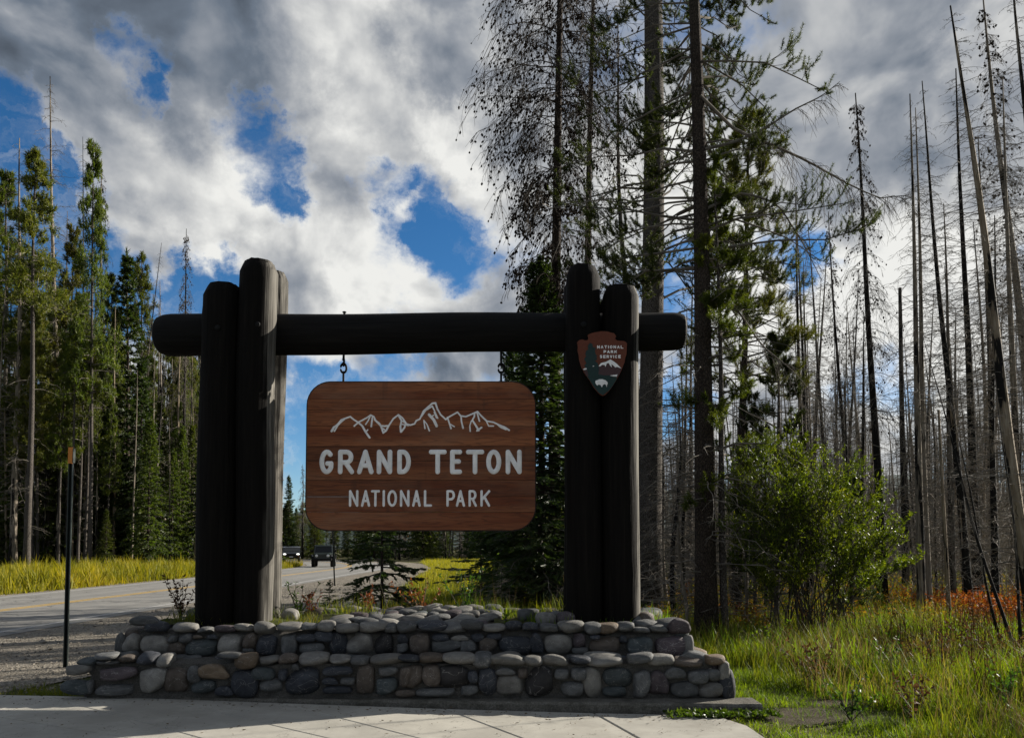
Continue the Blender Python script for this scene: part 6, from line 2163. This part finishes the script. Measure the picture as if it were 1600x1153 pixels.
# brown seed heads and weeds among the right grass
x, y, r = scatter(1500, 4.5, 12, 7.5, 13.5, lambda x, y: blob_noise(x, y, 1.1, 2.6) > .52, 9)
n = len(x)
st = np.stack([np.stack([x, y, ground_z(x, y)], 1), np.stack([x + r.normal(size=n) * .08, y + r.normal(size=n) * .08, ground_z(x, y) + r.uniform(.35, .8, n)], 1)], 1)
m = MB(); m.tubes(st, np.full((n, 2), .0035), 3, cap=False)
bi = np.repeat(np.arange(n), 12)
u = r.uniform(.45, 1.02, len(bi))[:, None]
p = st[bi, 0] * (1 - u) + st[bi, 1] * u
m.ribbon_leaf(p, r.normal(size=p.shape) + np.array([0, 0, .3]), r.uniform(.02, .055, len(bi)), .014)
obj('brown_weeds', m, M_WEED, kind='stuff')
m = MB()
for (cx, cy, ax, ay) in ((3.0, 7.75, .95, .55), (3.4, 8.4, .75, .34)):
    ring_r = np.linspace(0, 1, 7)[1:]
    aa = np.linspace(0, 2 * math.pi, 25)[:-1]
    wob_ = 1 + .12 * np.sin(3 * aa + cx) + .08 * np.sin(7 * aa)
    X = np.concatenate([[cx], (cx + ax * ring_r[:, None] * (np.cos(aa) * wob_)[None]).ravel()])
    Yv = np.concatenate([[cy], (cy + ay * ring_r[:, None] * (np.sin(aa) * wob_)[None]).ravel()])
    Z = ground_z(X, Yv) + .010 - .03 * np.concatenate([[0], np.repeat(ring_r ** 4, 24)])
    n_ = 24
    T = [(0, 1 + i, 1 + (i + 1) % n_) for i in range(n_)]
    Q = [(1 + k * n_ + i, 1 + (k + 1) * n_ + i, 1 + (k + 1) * n_ + (i + 1) % n_, 1 + k * n_ + (i + 1) % n_) for k in range(5) for i in range(n_)]
    m.add(np.stack([X, Yv, Z], 1), tris=T, quads=Q)


def m_soil(nt):
    p = worldco(nt)
    n = nt.noise(p, 7., 6., .7)
    g = nt.noise(p, 55., 4., .75)
    col = nt.ramp(g, [(.3, (.035, .028, .020)), (.55, (.095, .078, .058)), (.8, (.20, .175, .14))])
    col = nt.mix(nt.sstep(n, .42, .62, 0., .75), col, c4(.055, .055, .018))
    return pbr(nt, col, .95, bump=nt.m('ADD', n, g), bdist=.03, bstr=1., spec=.1)


obj('bare_soil', m, material('stony_soil', m_soil), kind='structure', smooth=True)
# broad-leaved herbs at the footing's right end
x, y, r = scatter(230, 1.45, 2.5, 7.50, 7.76, None, 10)
n = len(x)
bi = np.repeat(np.arange(n), 5)
p = np.stack([x, y, np.full(n, .03)], 1)[bi]
m = MB(); m.ribbon_leaf(p, np.stack([r.normal(size=len(bi)), r.normal(size=len(bi)), r.uniform(.2, 1.1, len(bi))], 1), r.uniform(.03, .07, len(bi)), r.uniform(.02, .035, len(bi)))
obj('clover', m, M_HERB, kind='stuff')
# yellow meadow strip across the road, and the one in the middle
x, y, r = scatter(120000, -46, -16.8, 22, 72, lambda x, y: (x > -16.8 - np.maximum(0, (y - 20)) * .42 - 3.5) & (x < -17.0 - .02 * np.abs(y - 58) * 0) & (x < np.where(y > 58, -17 - ((y - 58) ** 2) / 110., -17)), 11)
grass('meadow_grass', x, y, r, .25, .75, .018, .04, M_MEADOW, .3, .4)
x, y, r = scatter(30000, -46, -16.8, 22, 62, lambda x, y: (x > -16.8 - np.maximum(0, (y - 20)) * .42 - 3.5) & (blob_noise(x, y, .8, 3.) > .5) & (x < np.where(y > 58, -18, -17)), 12)
grass('meadow_grass', x, y, r, .2, .6, .018, .035, M_GRASS, .3, .4)
x, y, r = scatter(52000, -9.5, 3, 11.5, 95, lambda x, y: (x > np.interp(y, [11, 15, 22, 40, 50, 60, 80, 100], [-3.4, -3.3, -3.2, -4.8, -5.2, -6.0, -9., -14.])) & (x < 2.5), 13)
grass('meadow_grass', x, y, r, .2, .6, .012, .03, M_MEADOW, .3, .4)
x, y, r = scatter(26000, -4.2, 3, 10.3, 30, lambda x, y: (x > np.interp(y, [10, 12, 15, 22, 30], [-4.2, -3.9, -3.3, -3.2, -4.2])), 14)
grass('tall_grass', x, y, r, .15, .5, .006, .014, M_GRASS, .3, .45)
r0 = np.random.default_rng(21)
cx_, cy_ = [], []
for _ in range(160):
    a_, b_ = -17.4 - r0.random() ** 1.5 * 14, r0.uniform(24, 60)
    if a_ < -16.8 - max(0, b_ - 20) * .42 - 2:
        continue
    n_ = int(r0.integers(40, 160)); sp_ = r0.uniform(.15, .5)
    cx_.append(a_ + r0.normal(size=n_) * sp_); cy_.append(b_ + r0.normal(size=n_) * sp_)
x, y = np.concatenate(cx_), np.concatenate(cy_)
k_ = x < -17.0
grass('meadow_grass', x[k_], y[k_], r0, .5, 1.15, .03, .06, M_MEADOW, .3, .35)
# weeds behind the plinth and on its top
x, y, r = scatter(3600, -3.9, 1.75, 9.55, 10.12, lambda x, y: (blob_noise(x, y, 3., 1.) > .42), 15)
grass('plinth_weeds', x, y, r, .12, .38, .005, .010, M_GRASS, .35, .5, z=.72)
x, y, r = scatter(1500, .1, 1.75, 8.75, 10., lambda x, y: (blob_noise(x, y, 4., 2.) > .5), 16)
grass('plinth_weeds', x, y, r, .06, .2, .005, .009, M_GREENBLADE, .4, .5, z=.76)
x, y, r = scatter(900, -3.9, -2.2, 8.8, 10., None, 17)
grass('plinth_weeds', x, y, r, .05, .22, .005, .009, M_GRASS, .4, .5, z=.76)
x, y, r = scatter(500, -1.6, 1.2, 10.2, 11.2, None, 18)
grass('dry_stalks', x, y, r, .7, 1.15, .006, .010, M_STRAW, .12, .2, z=.0)
# strip of grass left of the plinth
x, y, r = scatter(9000, -8.5, -4.5, 8.3, 10.2, lambda x, y: (blob_noise(x, y, 2.2, 5.) > .4) & (y > 8.35 + (x < -5) * .12 * np.abs(x + 5) * 0) & (y < np.interp(x, [-8.5, -6, -4.5], [9.6, 9.4, 9.3])), 19)
grass('short_grass', x, y, r, .04, .14, .005, .009, M_GRASS, .5, .5)


def herb(base, h, n, mat, label, leaf=.06, seed=0, spread=.25, wid=.4):
    """upright leafy plant: stems and lance leaves"""
    rs = np.random.default_rng(seed)
    t = thing('leafy_plant', label, 'plant', base)
    m = MB(); f = MB()
    st = []
    for k in range(n):
        tip = np.array([rs.normal() * spread * h, rs.normal() * spread * h, h * rs.uniform(.7, 1.05)])
        s = np.linspace(0, 1, 5)[:, None]
        st.append(tip * s + rs.normal(size=(5, 3)) * .012 * s)
    st = np.array(st)
    m.tubes(st, np.full((n, 1), .005) * np.linspace(1, .4, 5)[None], 4, cap=False)
    bi = np.repeat(np.arange(n), int(h / .018))
    p, tt = along(st, bi, rs.uniform(.15, 1, len(bi)))
    f.ribbon_leaf(p, nrm(tt * .7 + rs.normal(size=p.shape) * .8), rs.uniform(.6, 1.2, len(bi)) * leaf, leaf * wid * rs.uniform(.7, 1.1, len(bi)))
    obj('stems', m, M_STEM, t, kind='stuff')
    obj('foliage', f, mat, t, kind='stuff')


for k, (px, py, h, n, mt, lab) in enumerate(((466, 968, .42, 7, M_HERB, 'yellow green leafy weed right of the left posts'), (486, 966, .36, 6, M_RUST, 'reddish leafy weed beside the yellow green one'), (283, 975, .55, 8, M_WEED, 'dark straggly weed left of the left posts'),
                                             (300, 972, .75, 3, M_WEED, 'tall thin stalk hugging the left posts'), (790, 972, .14, 3, M_GREENBLADE, 'tiny bright green seedling on top of the plinth'), (660, 962, .5, 7, M_RUST, 'rusty weed at the edge of the yellow grass'),
                                             (725, 962, .6, 8, M_HERB, 'leafy bush behind the cobbles under the board end'), (575, 966, .4, 6, M_RUST, 'reddish dry weed behind the cobbles'))):
    q = P(px, py, 10.02)
    q.z = .735
    if px == 790:
        q = P(px, py, 8.9); q.z = .76
    herb(q, h, n, mt, lab, .055, 400 + k)

rs_ = random.Random(5)
for k, (px, py, h, n, mt, lab) in enumerate(((1275, 1075, .55, 9, M_WEED, 'brown weed clump in the middle of the right grass'), (1385, 1050, .5, 9, M_HERB, 'leafy green weed below the right of the willow'), (1470, 1075, .6, 10, M_WEED, 'dark brown weed right of centre in the right grass'),
                                             (1545, 1050, .6, 10, M_WEED, 'brown weed in front of the thin pale spar'), (1575, 1120, .5, 8, M_HERB, 'green weed at the bottom right corner'), (1330, 1125, .4, 8, M_HERB, 'low green weed at the bottom edge of the right grass'),
                                             (1195, 1020, .5, 8, M_GREENBLADE, 'bright green tuft right of the plinth end'), (1430, 1130, .45, 8, M_WEED, 'brown weed at the bottom edge left of the corner'), (1115, 985, .55, 8, M_GREENBLADE, 'bright green plant behind the plinth end'))):
    q = G(px, py)
    q.z = float(ground_z(q.x, q.y))
    herb(q, h, n, mt, lab, .06, 500 + k, .35)
